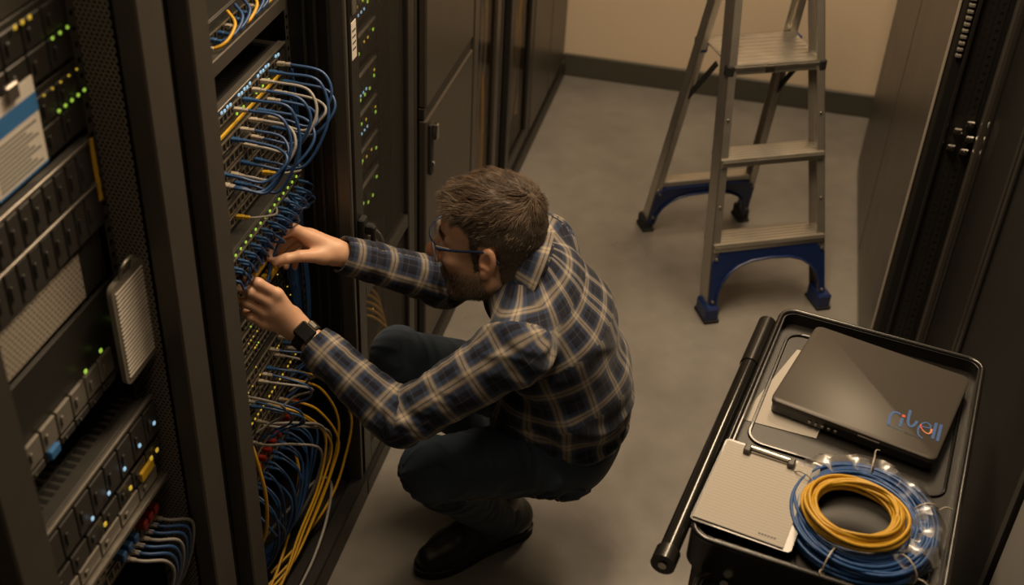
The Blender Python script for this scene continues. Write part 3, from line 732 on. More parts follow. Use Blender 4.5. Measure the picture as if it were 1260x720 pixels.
cable('pale grey cable arching over the floor of the working rack', None,
      [(-0.93, 1.80, 0.10), (-0.88, 1.86, 0.165), (-0.835, 1.945, 0.200), (-0.808, 1.96, 0.175), (-0.800, 1.90, 0.12), (-0.797, 1.80, 0.090), (-0.800, 1.70, 0.082)], 0.0036, 'greyc')
cable('yellow cable lying loose on the floor of the working rack', None,
      [(-0.905, 1.98, 0.25), (-0.88, 1.94, 0.20), (-0.87, 1.85, 0.13), (-0.865, 1.75, 0.088), (-0.86, 1.62, 0.083)], 0.0036, 'yellow')

# plugs on the shelf switch
for k in range(7):
    y = 1.76 + 0.032 * k
    cable('dark blue cable bundled on the grey shelf', 'cables on the shelf', [(-0.915, y, 1.369), (-0.892, y, 1.370), (-0.876, y + 0.02, 1.378), (-0.878, y + 0.06, 1.392), (-0.90, y + 0.08, 1.405)], 0.0032, 'blue' if k % 3 else 'yellow', (0,), 'plugb') if k % 3 else \
    cable('yellow cable bundled on the grey shelf', 'yellow cables on the shelf', [(-0.915, y, 1.369), (-0.892, y, 1.370), (-0.876, y + 0.02, 1.378), (-0.878, y + 0.06, 1.392), (-0.90, y + 0.08, 1.405)], 0.0032, 'yellow', (0,), 'plug')
# cables low in the nearest rack
for k in range(7):
    y = 1.20 + 0.016 * k
    cable('blue cable arching out of the bottom of the nearest rack' if k % 3 else 'grey cable arching out of the bottom of the nearest rack', 'blue arches in the nearest rack' if k % 3 else 'grey arches in the nearest rack',
          [(xa, y, 0.713), (xa + 0.035, y + 0.003, 0.712), (xa + 0.06, y + 0.03, 0.69), (xa + 0.055, y + 0.055 - 0.004 * k, 0.63), (xa + 0.035, y + 0.05 - 0.004 * k, 0.56), (xa + 0.01, y + 0.02 - 0.004 * k, 0.50)], 0.0030, 'blue' if k % 3 else 'greyc', (0,))

# ------------------------------------------------------------ behind the mesh door
xm = -0.872
places = ['lowest', 'second lowest', 'third', 'fourth', 'fifth', 'sixth', 'seventh', 'topmost']
for k in range(8):
    z0 = 0.66 + k * 0.098
    u = unit('rack_server', 'slim server behind the fine mesh door, %s of the stack' % places[k] if k in (0, 1, 7) else 'slim server behind the fine mesh door, %s from the bottom' % places[k], 'server', xm, 2.150, 2.548, z0, z0 + 0.075, 0.42, MT['sw'])
    bays(u, xm, 2.17, 2.53, z0 + 0.006, z0 + 0.068, 6, 1, MT['srv'] if k % 2 else MT['sw'])
    MB().rbox((xm, 2.17, z0 + 0.069), (xm + 0.008, 2.53, z0 + 0.074), 0.001).build('front_edge', MT['srvl'], u)
    leds(u, [(xm + 0.009, 2.20 + 0.033 * j + jit(0.006), z0 + 0.02 + 0.018 * R_.randint(0, 2)) for j in range(10) if R_.random() < 0.8], MT['led_g'], 0.0036)
    leds(u, [(xm + 0.009, 2.20 + 0.033 * j + jit(0.006), z0 + 0.052) for j in range(10) if R_.random() < 0.35], MT['led_y'], 0.003)
    if k in (2, 3, 5, 6):
        leds(u, [(xm + 0.009, 2.40 + 0.02 * j, z0 + 0.03) for j in range(3)], MT['led_b'], 0.003)
for k in range(5):
    cable('yellow cable arching behind the lower panel of the mesh door', 'yellow arches behind the mesh door',
          [(-0.865, 2.17 + 0.012 * k, 0.60 - 0.03 * k), (-0.83, 2.23 + 0.015 * k, 0.57 - 0.032 * k), (-0.82, 2.33 + 0.014 * k, 0.49 - 0.035 * k), (-0.825, 2.40 + 0.012 * k, 0.38 - 0.03 * k), (-0.85, 2.42, 0.25 - 0.02 * k)], 0.0042, 'yellow')
for k in range(4):
    cable('grey cable curling behind the lower panel of the mesh door', 'grey curls behind the mesh door',
          [(-0.865, 2.30 + 0.03 * k, 0.64), (-0.83, 2.33 + 0.03 * k, 0.60), (-0.825, 2.40 + 0.02 * k, 0.55 - 0.02 * k), (-0.85, 2.44 + 0.02 * k, 0.45)], 0.004, 'greyc')
u = unit('rack_server', 'wide server behind the lower panel of the mesh door', 'server', xm, 2.150, 2.548, 0.30, 0.56, 0.42, MT['sw'])
bays(u, xm, 2.17, 2.53, 0.31, 0.55, 4, 4, MT['sw'])
leds(u, [(xm + 0.009, 2.19 + 0.30 * R_.random(), 0.32 + 0.2 * R_.random()) for j in range(10)], MT['led_y'], 0.003)
# cables behind the two glass doors
for (y0, y1, nm) in ((3.19, 3.42, 'the narrow glass door'), (3.69, 3.95, 'the far glass door')):
    for k in range(7):
        m_ = ('greyc', 'blue', 'greyc', 'greyc', 'blue', 'yellow', 'greyc')[k]
        y = y0 + (y1 - y0) * (0.42 + 0.56 * (k + 0.5) / 7)
        pts = [(-0.815 + jit(0.006), y + jit(0.014), z) for z in (1.5, 1.3, 1.1, 0.95, 0.8, 0.65, 0.5, 0.35, 0.2)]
        if m_ == 'yellow': pts = [p for p in pts if p[2] < 0.7]
        cable({'greyc': 'grey', 'blue': 'blue', 'yellow': 'yellow'}[m_] + ' cable hanging behind ' + nm, m_ + ' cables behind ' + nm, pts, 0.0065, m_)
    u = unit('filler_cover', 'grey equipment panel behind ' + nm, 'panel', -0.840, y0 - 0.02, y1 + 0.02, 0.12, 1.8, 0.05, MT['srv'])
# ================================================================== platform stepladder
LM = np.array([0.179, 3.216]); LW = np.array([0.888, 0.461]); LD = np.array([-0.461, 0.888])
LW = LW / np.linalg.norm(LW); LD = np.array([-LW[1], LW[0]])
def TL(v):
    w, d, z = v
    p = LM + LW * w + LD * d
    return np.array([p[0], p[1], z])
lad = thing('stepladder', 'aluminium platform stepladder with blue plastic feet brackets', 'ladder', (LM[0] + LD[0] * 0.3, LM[1] + LD[1] * 0.3, 0.0))
K1, K2 = 0.25, 0.225
cz = lambda z: -0.022 * z
def fr(side, z):      # outer face of the front rail
    return side * (0.205 - 0.066 * z) + cz(z)
def rr(side, z): return -0.031 + side * (0.19 - 0.045 * z)
def channel(side, fx, kd, d0, z0, z1, web, flange, opening):
    """C-section rail: web plate outside, two flanges turned inwards"""
    m = MB(TL)
    def seg(wo0, wo1, da, db):
        V = []
        for z in (z0, z1):
            d = d0 + kd * z; o = fx(side, z)
            V += [(o - side * wo0, d + da, z), (o - side * wo1, d + da, z), (o - side * wo1, d + db, z), (o - side * wo0, d + db, z)]
        m.add(V, [(0, 1, 2, 3), (7, 6, 5, 4), (0, 4, 5, 1), (1, 5, 6, 2), (2, 6, 7, 3), (3, 7, 4, 0)])
    seg(0, 0.003, 0, web); seg(0, flange, 0, 0.003); seg(0, flange, web - 0.003, web)
    return m
for s in (-1, 1):
    fix_normals(channel(s, fr, K1, 0.0, 0.03, 1.34, 0.062, 0.026, 1).build('front_rail', MT['alu'], lad))
    fix_normals(channel(s, rr, -K2, 0.585 - 0.045, 0.03, 1.16, 0.045, 0.022, 1).build('rear_leg', MT['alu'], lad))
def tread(z, depth, d_front, name, n_rib=6, th=0.024):
    m = MB(TL); wl, wr = fr(-1, z) + 0.004, fr(1, z) - 0.004
    m.rbox((wl, d_front, z - th), (wr, d_front + 0.004, z), 0.001)
    m.rbox((wl, d_front + depth - 0.004, z - th), (wr, d_front + depth, z), 0.001)
    m.rbox((wl, d_front, z - 0.004), (wr, d_front + depth, z), 0.001)
    o = m.build(name, MT['alu'], lad)
    for k in range(n_rib):
        a = d_front + depth * (k + 0.5) / n_rib
        MB(TL).rbox((wl + 0.004, a - 0.003, z), (wr - 0.004, a + 0.003, z + 0.0018), 0.0008).build('tread_rib', MT['alu'], o)
    MB(TL).rbox((wl + 0.002, d_front - 0.003, z - 0.016), (wr - 0.002, d_front, z - 0.004), 0.001).build('step_nose', MT['steel'], o)
tread(0.245, 0.088, K1 * 0.245 - 0.012, 'step'); tread(0.505, 0.085, K1 * 0.505 - 0.012, 'step')
tread(0.775, 0.215, 0.192, 'platform', 9, 0.030)
MB(TL).rbox((-0.055, 0.185, 0.748), (-0.025, 0.192, 0.772), 0.002).build('platform_latch', MT['chrome'], lad)
for s in (-1, 1):
    MB(TL).rbox((fr(s, 0.76) - s * 0.020, 0.186, 0.742), (fr(s, 0.76) + s * 0.004, 0.212, 0.776), 0.003).build('end_cap', MT['rubber'], lad)
    MB(TL).rbox((fr(s, 0.77) - s * 0.012, 0.372, 0.735), (fr(s, 0.77) + s * 0.014, 0.425, 0.772), 0.004).build('pivot_bracket', MT['bluepl'], lad)
    MB(TL).bar((rr(s, 0.60) - s * 0.01, 0.560 - K2 * 0.60, 0.56), (fr(s, 0.70) - s * 0.016, 0.30, 0.735), 0.006, 0.016).build('spreader_bar', MT['rubber'], lad)
# blue arched brackets
def arch(fx, kd, d0, z_hi, z_lo, side_w, rise, name, dth):
    out_l = [(fx(-1, z) + 0.003, z) for z in (z_lo, z_hi)]; out_r = [(fx(1, z) - 0.003, z) for z in (z_hi, z_lo)]
    poly = out_l + out_r
    wl, wr = fx(-1, z_lo) + side_w, fx(1, z_lo) - side_w
    c, h = (wl + wr) / 2, (wr - wl) / 2; top = z_hi - rise
    inner = []
    for k in range(13):
        a = math.pi * k / 12
        inner.append((c + h * abs(math.cos(a)) ** 0.75 * (1 if math.cos(a) >= 0 else -1), z_lo + (top - z_lo) * math.sin(a) ** 0.8))
    outer = []
    for k in range(13):      # matching outer points so that the strip is made of quads
        f = k / 12
        if f < 0.3: z = z_lo + (z_hi - z_lo) * f / 0.3; outer.append((fx(1, z) - 0.003, z))
        elif f > 0.7: z = z_lo + (z_hi - z_lo) * (1 - f) / 0.3; outer.append((fx(-1, z) + 0.003, z))
        else: q = (f - 0.3) / 0.4; outer.append((fx(1, z_hi) - 0.003 + q * (fx(-1, z_hi) - fx(1, z_hi) + 0.006), z_hi))
    m = MB(TL)
    V = []
    for (w, z) in inner + outer: V.append((w, d0 + kd * z, z))
    for (w, z) in inner + outer: V.append((w, d0 + kd * z + dth, z))
    n = 13; F = []
    for k in range(n - 1):
        F += [(k, k + 1, n + k + 1, n + k), (2 * n + k, 3 * n + k, 3 * n + k + 1, 2 * n + k + 1), (k, 2 * n + k, 2 * n + k + 1, k + 1), (n + k, n + k + 1, 3 * n + k + 1, 3 * n + k)]
    F += [(0, n, 3 * n, 2 * n), (n - 1, 3 * n - 1, 4 * n - 1, 2 * n - 1)]
    m.add(V, F)
    o = fix_normals(m.build(name, MT['bluepl'], lad))
    rb = MB(TL); P = [(w, d0 + kd * z - 0.004, z) for (w, z) in inner]
    rb.tube(P, 0.0045, 6).build('arch_rim', MT['bluepl'], o, 60)
    for s in (-1, 1):
        for z in (z_lo + 0.03, z_hi - 0.02):
            w = fx(s, z) - s * 0.014; d = d0 + kd * z
            MB(TL).tube([(w, d - 0.006, z), (w, d + 0.001, z)], 0.005, 8).build('rivet', MT['steel'], o)
arch(fr, K1, -0.006, 0.222, 0.035, 0.024, 0.030, 'front_bracket', 0.030)
arch(rr, -K2, 0.585 - 0.052, 0.190, 0.035, 0.024, 0.030, 'rear_bracket', 0.030)
m = MB(TL); m.rbox((rr(-1, 0.2) + 0.003, 0.500, 0.190), (rr(1, 0.2) - 0.003, 0.545, 0.212), 0.003); m.build('rear_brace', MT['alu'], lad)
for s in (-1, 1):
    o = MB(TL).rbox((fr(s, 0) - s * 0.036, -0.014, 0.0), (fr(s, 0) + s * 0.010, 0.070, 0.055), 0.006).build('foot', MT['bluepl'], lad)
    MB(TL).rbox((fr(s, 0) - s * 0.038, -0.018, 0.0), (fr(s, 0) + s * 0.012, 0.074, 0.012), 0.003).build('rubber_pad', MT['rubber'], o)
    o = MB(TL).rbox((rr(s, 0) - s * 0.030, 0.528, 0.0), (rr(s, 0) + s * 0.008, 0.592, 0.050), 0.006).build('foot', MT['rubber'], lad)
    MB(TL).rbox((rr(s, 0) - s * 0.032, 0.524, 0.0), (rr(s, 0) + s * 0.010, 0.596, 0.012), 0.003).build('rubber_pad', MT['rubber'], o)
m = MB(TL); m.rbox((fr(-1, 1.3) - 0.01, 0.29, 1.30), (fr(1, 1.3) + 0.01, 0.40, 1.36), 0.01); m.build('top_cap', MT['bluepl'], lad)
for z in (0.10, 0.36, 0.62):
    for s in (-1, 1):
        MB(TL).tube([(fr(s, z) - s * 0.014, K1 * z - 0.004, z), (fr(s, z) - s * 0.014, K1 * z + 0.002, z)], 0.004, 8).build('rivet', MT['steel'], lad)

# ================================================================== utility cart
CO = np.array([0.146, 2.078]); E1 = np.array([0.985, -0.174]); E1 = E1 / np.linalg.norm(E1); E2 = np.array([E1[1], -E1[0]])
def TC(v):
    p = CO + E1 * v[0] + E2 * v[1]
    return np.array([p[0], p[1], v[2]])
cc = TC((0.2, 0.35, 0))
cart = thing('utility_cart', 'black utility cart with a side handle beside the mesh cabinet', 'cart', (cc[0], cc[1], 0))
MT['cart'] = pm('cart_black_enamel', (0.010, 0.0095, 0.009), 0.28, 0.0, 0.2, 20, 0.05, 400, coat=0.3)
MT['cartin'] = pm('cart_tray_plastic', (0.009, 0.008, 0.0068), 0.40, 0.0, 0.25, 12, 0.1, 500)
CWD, CLN = 0.400, 0.690
def tray(zf, zr, name, b0=0.0, b1=CLN, a0=0.0, a1=CWD, r=0.035):
    f = lambda a, b, c: (a, b, c)
    o = MB(TC).prism(rrect(a0 + 0.004, b0 + 0.004, a1 - 0.004, b1 - 0.004, r - 0.004, 6), f, zf - 0.012, zf)
    o = fix_normals(o.build(name, MT['cartin'], cart))
    P = rrect(a0, b0, a1, b1, r, 8); Q = rrect(a0 + 0.012, b0 + 0.012, a1 - 0.012, b1 - 0.012, r - 0.012, 8); n = len(P)
    w = MB(TC)
    V = [(a, b, zf - 0.045) for a, b in P] + [(a, b, zr) for a, b in P] + [(a, b, zr) for a, b in Q] + [(a, b, zf) for a, b in Q]
    F = []
    for k in range(n):
        k2 = (k + 1) % n
        F += [(k, k2, n + k2, n + k), (n + k, n + k2, 2 * n + k2, 2 * n + k), (2 * n + k, 2 * n + k2, 3 * n + k2, 3 * n + k)]
    w.add(V, F); fix_normals(w.build('tray_wall', MT['cart'], o, 50))
    MB(TC).tube([(a, b, zr) for a, b in rrect(a0 + 0.004, b0 + 0.004, a1 - 0.004, b1 - 0.004, r - 0.004, 8)], 0.0055, 8, closed=True).build('rolled_rim', MT['cart'], o, 70)
    return o
tp = tray(0.795, 0.820, 'top_tray')
# moulded recess ridges in the tray floor
MB(TC).tube([(a, b, 0.796) for a, b in rrect(0.028, 0.045, 0.372, 0.400, 0.03, 6)], 0.0035, 6, closed=True).build('floor_ridge', MT['cart'], tp, 60)
MB(TC).tube([(a, b, 0.796) for a, b in rrect(0.032, 0.425, 0.372, 0.665, 0.07, 8)], 0.0035, 6, closed=True).build('floor_ridge', MT['cart'], tp, 60)
tray(0.24, 0.285, 'bottom_tray')
led = tray(0.735, 0.748, 'front_ledge', CLN - 0.01, CLN + 0.095, 0.03, CWD - 0.01, 0.03)
MB(TC).tube([(0.075, CLN + 0.010, 0.735), (0.075, CLN + 0.010, 0.750)], 0.007, 12).build('screw', MT['chrome'], cart)
for (a, b) in ((0.03, 0.035), (CWD - 0.03, 0.035), (0.03, CLN - 0.035), (CWD - 0.03, CLN - 0.035)):
    lg = MB(TC).rbox((a - 0.016, b - 0.016, 0.105), (a + 0.016, b + 0.016, 0.785), 0.004).build('leg', MT['cart'], cart)
    m = MB(TC); m.tube([(a - 0.014, b, 0.042), (a + 0.014, b, 0.042)], 0.042, 20); m.build('caster_wheel', MT['rubber'], lg, 40)
    m = MB(TC); m.rbox((a - 0.022, b - 0.02, 0.035), (a - 0.016, b + 0.02, 0.106), 0.002); m.rbox((a + 0.016, b - 0.02, 0.035), (a + 0.022, b + 0.02, 0.106), 0.002); m.rbox((a - 0.022, b - 0.02, 0.098), (a + 0.022, b + 0.02, 0.106), 0.002)
    m.build('caster_fork', MT['steel'], lg)
hd = MB(TC).tube([(-0.018, 0.055, 0.806), (-0.018, 0.40, 0.806), (-0.018, 0.735, 0.806)], 0.0165, 18).build('handle', pm('handle_gloss_black', (0.02, 0.019, 0.018), 0.18, 0.5, 0.1, 20, coat=0.5), cart, 50)
MB(TC).tube([(-0.018, 0.050, 0.806), (-0.018, 0.20, 0.806)], 0.0185, 18).build('grip', MT['cart'], hd, 50)
MB(TC).tube([(-0.018, 0.725, 0.806), (-0.018, 0.755, 0.806)], 0.0205, 18).build('end_knob', MT['cart'], hd, 50)
MB(TC).tube([(-0.018, 0.755, 0.806), (-0.018, 0.758, 0.806)], 0.007, 12).build('end_screw', MT['chrome'], hd)
for b in (0.11, 0.62):
    MB(TC).rbox((-0.012, b - 0.012, 0.775), (0.006, b + 0.012, 0.800), 0.003).build('handle_bracket', MT['cart'], hd)

# ---- things on the cart
LO = np.array([0.137, 1.7675]); LWd = np.array([0.957, -0.29]); LWd = LWd / np.linalg.norm(LWd); LDd = np.array([-LWd[1], LWd[0]])
def TLap(v):
    p = LO + LWd * v[0] + LDd * v[1]
    return np.array([p[0], p[1], v[2]])
lp = TLap((0.15, 0.13, 0))
lap = thing('laptop', 'closed grey laptop with a blue lettered sticker on its lid', 'laptop', (lp[0], lp[1], 0.7985))
MT['lapl'] = pm('laptop_lid_grey', (0.068, 0.060, 0.051), 0.45, 0.15, 0.06, 8, 0.05, 900)
LWI, LDE = 0.302, 0.268
f = lambda a, b, c: (a, b, c)
fix_normals(MB(TLap).prism(rrect(0.002, 0.002, LWI - 0.002, LDE - 0.002, 0.012), f, 0.8015, 0.8175).build('base', MT['cart'], lap, 40))
o = MB(TLap).prism(rrect(0, 0, LWI, LDE, 0.014, 6), f, 0.819, 0.827)
n_ = 28
P = rrect(0, 0, LWI, LDE, 0.014, 6); Q = rrect(0.003, 0.003, LWI - 0.003, LDE - 0.003, 0.012, 6); n_ = len(P)
m = MB(TLap); V = [(a, b, 0.819) for a, b in P] + [(a, b, 0.8275) for a, b in P] + [(a, b, 0.830) for a, b in Q]
F = [tuple(range(n_))[::-1], tuple(range(2 * n_, 3 * n_))]
for k in range(n_):
    k2 = (k + 1) % n_; F += [(k, k2, n_ + k2, n_ + k), (n_ + k, n_ + k2, 2 * n_ + k2, 2 * n_ + k)]
lid = fix_normals(m.add(V, F).build('lid', MT['lapl'], lap, 40))
for (a, b) in ((0.03, 0.03), (LWI - 0.03, 0.03), (0.03, LDE - 0.03), (LWI - 0.03, LDE - 0.03)):
    MB(TLap).tube([(a, b, 0.7965), (a, b, 0.802)], 0.008, 10).build('rubber_foot', MT['rubber'], lap)
for k in range(5):
    MB(TLap).rbox((0.075 + 0.012 * k, -0.0012, 0.806), (0.081 + 0.012 * k, 0.003, 0.812), 0.0008).build('port', MT['steel'], lap)
MB(TLap).rbox((0.165, -0.0012, 0.8185), (0.205, 0.002, 0.8225), 0.0008).build('lid_latch', MT['srvl'], lap)
# sticker lettering: flat ribbons
MT['ink_b'] = pm('sticker_blue', (0.012, 0.075, 0.27), 0.45, 0.0, 0.05, 20)
MT['ink_r'] = pm('sticker_red', (0.55, 0.05, 0.035), 0.45, 0.0, 0.05, 20)
MT['ink_o'] = pm('sticker_pale_orange', (0.60, 0.22, 0.12), 0.45, 0.0, 0.05, 20)
MT['ink_k'] = pm('sticker_black', (0.015, 0.015, 0.018), 0.5, 0.0, 0.05, 20)
def ribbon(pts, w, mat, z=0.8302, seg=6, name='lettering', taper=None):
    P = catmull([(a, b, 0) for a, b in pts], seg)[:, :2] if len(pts) > 2 else np.array(pts, float)
    T = np.gradient(P, axis=0); T /= np.linalg.norm(T, axis=1)[:, None]; Nn = np.stack([-T[:, 1], T[:, 0]], 1)
    m = MB(TLap); n = len(P)
    ww = np.full(n, w) if taper is None else w * np.interp(np.linspace(0, 1, n), [0, 1], taper)
    A = P + Nn * ww[:, None] / 2; B = P - Nn * ww[:, None] / 2
    V = [(*a, z) for a in A] + [(*b, z) for b in B] + [(*a, z + 0.0004) for a in A] + [(*b, z + 0.0004) for b in B]
    F = []
    for k in range(n - 1):
        F += [(k, n + k, n + k + 1, k + 1), (2 * n + k, 2 * n + k + 1, 3 * n + k + 1, 3 * n + k), (k, k + 1, 2 * n + k + 1, 2 * n + k), (n + k, 3 * n + k, 3 * n + k + 1, n + k + 1)]
    return fix_normals(m.add(V, F).build(name, mat, lid))
ribbon([(0.2056, 0.0456), (0.2021, 0.0686), (0.2032, 0.0831), (0.2091, 0.088), (0.2172, 0.0871)], 0.0052, MT['ink_b'])
ribbon([(0.2245, 0.0528), (0.2229, 0.0693), (0.2223, 0.0780)], 0.0055, MT['ink_b'])
fix_normals(MB(TLap).prism([(0.2228 + 0.0036 * math.cos(k * math.pi / 5), 0.0852 + 0.0042 * math.sin(k * math.pi / 5)) for k in range(10)], f, 0.8302, 0.8306).build('lettering', MT['ink_r'], lid))
ribbon([(0.2289, 0.1081), (0.2321, 0.0829), (0.2355, 0.0684), (0.2415, 0.0638), (0.2462, 0.0733), (0.2473, 0.0852)], 0.0052, MT['ink_b'])
ribbon([(0.2569, 0.0737), (0.2706, 0.0776), (0.2714, 0.0856), (0.2633, 0.0895), (0.2567, 0.0821), (0.2545, 0.0657), (0.2590, 0.0491), (0.2682, 0.0429)], 0.0034, MT['ink_b'], z=0.8304)
ribbon([(0.2580, 0.0694), (0.2661, 0.0622), (0.2734, 0.0610), (0.2764, 0.0679), (0.2750, 0.0769)], 0.0034, MT['ink_o'], z=0.8308, taper=(0.5, 1.2))
ribbon([(0.2556, 0.0790), (0.2569, 0.0720), (0.2610, 0.0665)], 0.0030, MT['ink_r'], z=0.8310)
ribbon([(0.2785, 0.0993), (0.2807, 0.0767), (0.2831, 0.0526)], 0.0054, MT['ink_b'])
ribbon([(0.2872, 0.0998), (0.2898, 0.0751), (0.2920, 0.0505)], 0.0054, MT['ink_b'])
MT['ink_s'] = pm('sticker_faded_blue', (0.035, 0.075, 0.14), 0.5, 0.0, 0.05, 20)
for k in range(9):
    a = 0.2045 + 0.0034 * k
    ribbon([(a, 0.0432), (a + 0.0002, 0.0470)], 0.0022, MT['ink_s'], name='small_print')
for k in range(8):
    a = 0.2372 + 0.0031 * k
    ribbon([(a, 0.0400), (a + 0.0002, 0.0445)], 0.0024, MT['ink_k'], name='small_print')

def lined_mat(name, axis, pitch):
    m, nt, N, L, b = new_mat(name)
    tc = N.new('ShaderNodeTexCoord'); sp = N.new('ShaderNodeSeparateXYZ')
    mp = N.new('ShaderNodeMapping'); mp.inputs['Rotation'].default_value = (0, 0, axis)
    L.new(tc.outputs['Object'], mp.inputs['Vector']); L.new(mp.outputs[0], sp.inputs[0])
    fr_ = mth(N, L, 'FRACT', mth(N, L, 'ADD', mth(N, L, 'DIVIDE', sp.outputs['Y'], pitch), 50.0))
    ln = mth(N, L, 'LESS_THAN', fr_, 0.13)
    mx = N.new('ShaderNodeMix'); mx.data_type = 'RGBA'
    mx.inputs['A'].default_value = (0.43, 0.405, 0.365, 1); mx.inputs['B'].default_value = (0.31, 0.29, 0.26, 1)
    L.new(ln, mx.inputs['Factor']); L.new(mx.outputs['Result'], b.inputs['Base Color']); b.inputs['Roughness'].default_value = 0.85
    return m
# clipboard
BO = np.array([0.029, 1.432]); BW = np.array([0.980, -0.198]); BW = BW / np.linalg.norm(BW); BD = np.array([-BW[1], BW[0]])
def TB(v):
    p = BO + BW * v[0] + BD * v[1]
    return np.array([p[0], p[1], v[2]])
bc = TB((0.077, 0.1, 0))
cb = thing('clipboard', 'dark clipboard with lined paper at the near left corner of the cart', 'clipboard', (bc[0], bc[1], 0.826))
fix_normals(MB(TB).prism(rrect(-0.002, -0.006, 0.165, 0.210, 0.008), f, 0.8262, 0.8292).build('board', MT['cart'], cb))
fix_normals(MB(TB).prism([(0.002, 0.0), (0.152, -0.002), (0.153, 0.201), (0.001, 0.203)], f, 0.8293, 0.8315).build('paper_pad', lined_mat('ruled_paper', -math.atan2(BW[1], BW[0]), 0.0072), cb))
cl = MB(TB).rbox((0.035, 0.188, 0.8315), (0.122, 0.205, 0.8345), 0.001)
cl = cl.build('clip', MT['steel'], cb)
MB(TB).tube([(0.036, 0.196, 0.838), (0.121, 0.194, 0.838)], 0.0035, 8).build('clip_roll', MT['chrome'], cl, 60)
for a in (0.040, 0.117):
    MB(TB).rbox((a - 0.006, 0.180, 0.8318), (a + 0.006, 0.200, 0.842), 0.002).build('clip_arm', MT['srv'], cl)
for k in range(6):
    MB(TB).box((0.108 + 0.005 * k, 0.010, 0.8315), (0.1115 + 0.005 * k, 0.013, 0.8318)).build('printed_mark', MT['print'], cb)
# loose sheet under the laptop
pp = MB(TC); sh = fix_normals(MB(TLap).prism([(-0.037, -0.045), (0.10, -0.020), (0.085, 0.235), (-0.016, 0.212)], f, 0.7956, 0.7962).build('paper_sheet', lined_mat('ruled_paper_sheet', 0.35, 0.006)))
tag(sh, 'loose printed sheet sticking out from under the laptop', 'paper')

# coils
def coil(name, label, cx, cy, z0, rx, ry, r_in, wire, turns, layers, mat, seed, rot=0.0):
    rg = random.Random(seed); pts = []
    n = 44; total = turns
    radii = [(r_in + (1 - r_in) * rg.random(), int(layers * rg.random())) for _ in range(total)]
    for t_ in range(total):
        f0, l0 = radii[t_]; f1, l1 = radii[(t_ + 1) % total]
        for k in range(n):
            s = k / n; e = s * s * (3 - 2 * s); fr_ = f0 * (1 - e) + f1 * e; ll = l0 * (1 - e) + l1 * e
            a = 2 * math.pi * s + rot
            wob = 1 + 0.03 * math.sin(2 * a + t_) + 0.02 * math.sin(3 * a + 2.1 * t_)
            hz = wire + ll * wire * 1.75 + 0.003 * (1 + math.sin(a * 2 + t_ * 1.3))
            pts.append((cx + rx * fr_ * wob * math.cos(a), cy + ry * fr_ * wob * math.sin(a), z0 + hz))
    return MB().tube(pts, wire, 6).build(name, MT[mat], None, 80)
bl = coil('cable_coil', '', 0.298, 1.512, 0.7955, 0.122, 0.132, 0.62, 0.0031, 40, 6, 'bluec', 5)
tag(bl, 'large loose coil of blue cable in clear film on the cart', 'cable coil')
yl = coil('cable_coil', '', 0.284, 1.492, 0.8385, 0.087, 0.080, 0.70, 0.0032, 17, 4, 'yellow', 8)
tag(yl, 'neat coil of yellow cable lying on the blue coil', 'cable coil')
# film and ties around the blue coil
V = []; F = []; n1, n2 = 40, 14
for i in range(n1):
    a = math.radians(-60 + 200 * i / (n1 - 1))
    for j in range(n2):
        b = 2 * math.pi * j / n2
        rr_ = 0.108 + (0.027 + 0.005 * math.sin(9 * a + 3 * b) + 0.004 * math.sin(23 * a - 5 * b)) * math.cos(b)
        V.append((0.298 + rr_ * math.cos(a), 1.512 + 1.08 * rr_ * math.sin(a), 0.8205 + (0.022 + 0.004 * math.sin(14 * a + 4 * b)) * math.sin(b)))
for i in range(n1 - 1):
    for j in range(n2): F.append((i * n2 + j, i * n2 + (j + 1) % n2, (i + 1) * n2 + (j + 1) % n2, (i + 1) * n2 + j))
mesh_obj('plastic_film', V, F, MT['film'], bl, 30)
for ang, rad in ((20, 0.112), (150, 0.108), (245, 0.112), (310, 0.112), (80, 0.12)):
    a = math.radians(ang); c, s = math.cos(a), math.sin(a); P = []
    for k in range(12):
        b = 2 * math.pi * k / 12
        P.append((0.298 + (rad + 0.024 * math.cos(b)) * c, 1.512 + 1.08 * (rad + 0.024 * math.cos(b)) * s, 0.8195 + 0.0225 * math.sin(b)))
    o = MB().tube(P, 0.0016, 5, closed=True).build('wire_tie', MT['plug'], bl, 60)
    ex, ey = 0.298 + (rad + 0.026) * c, 1.512 + 1.08 * (rad + 0.026) * s
    MB().tube(catmull([(ex, ey, 0.825), (ex + 0.01 * c, ey + 0.01 * s, 0.830), (ex + 0.016 * c + 0.006, ey + 0.016 * s, 0.826)], 4), 0.0013, 5).build('tie_end', MT['plug'], o)
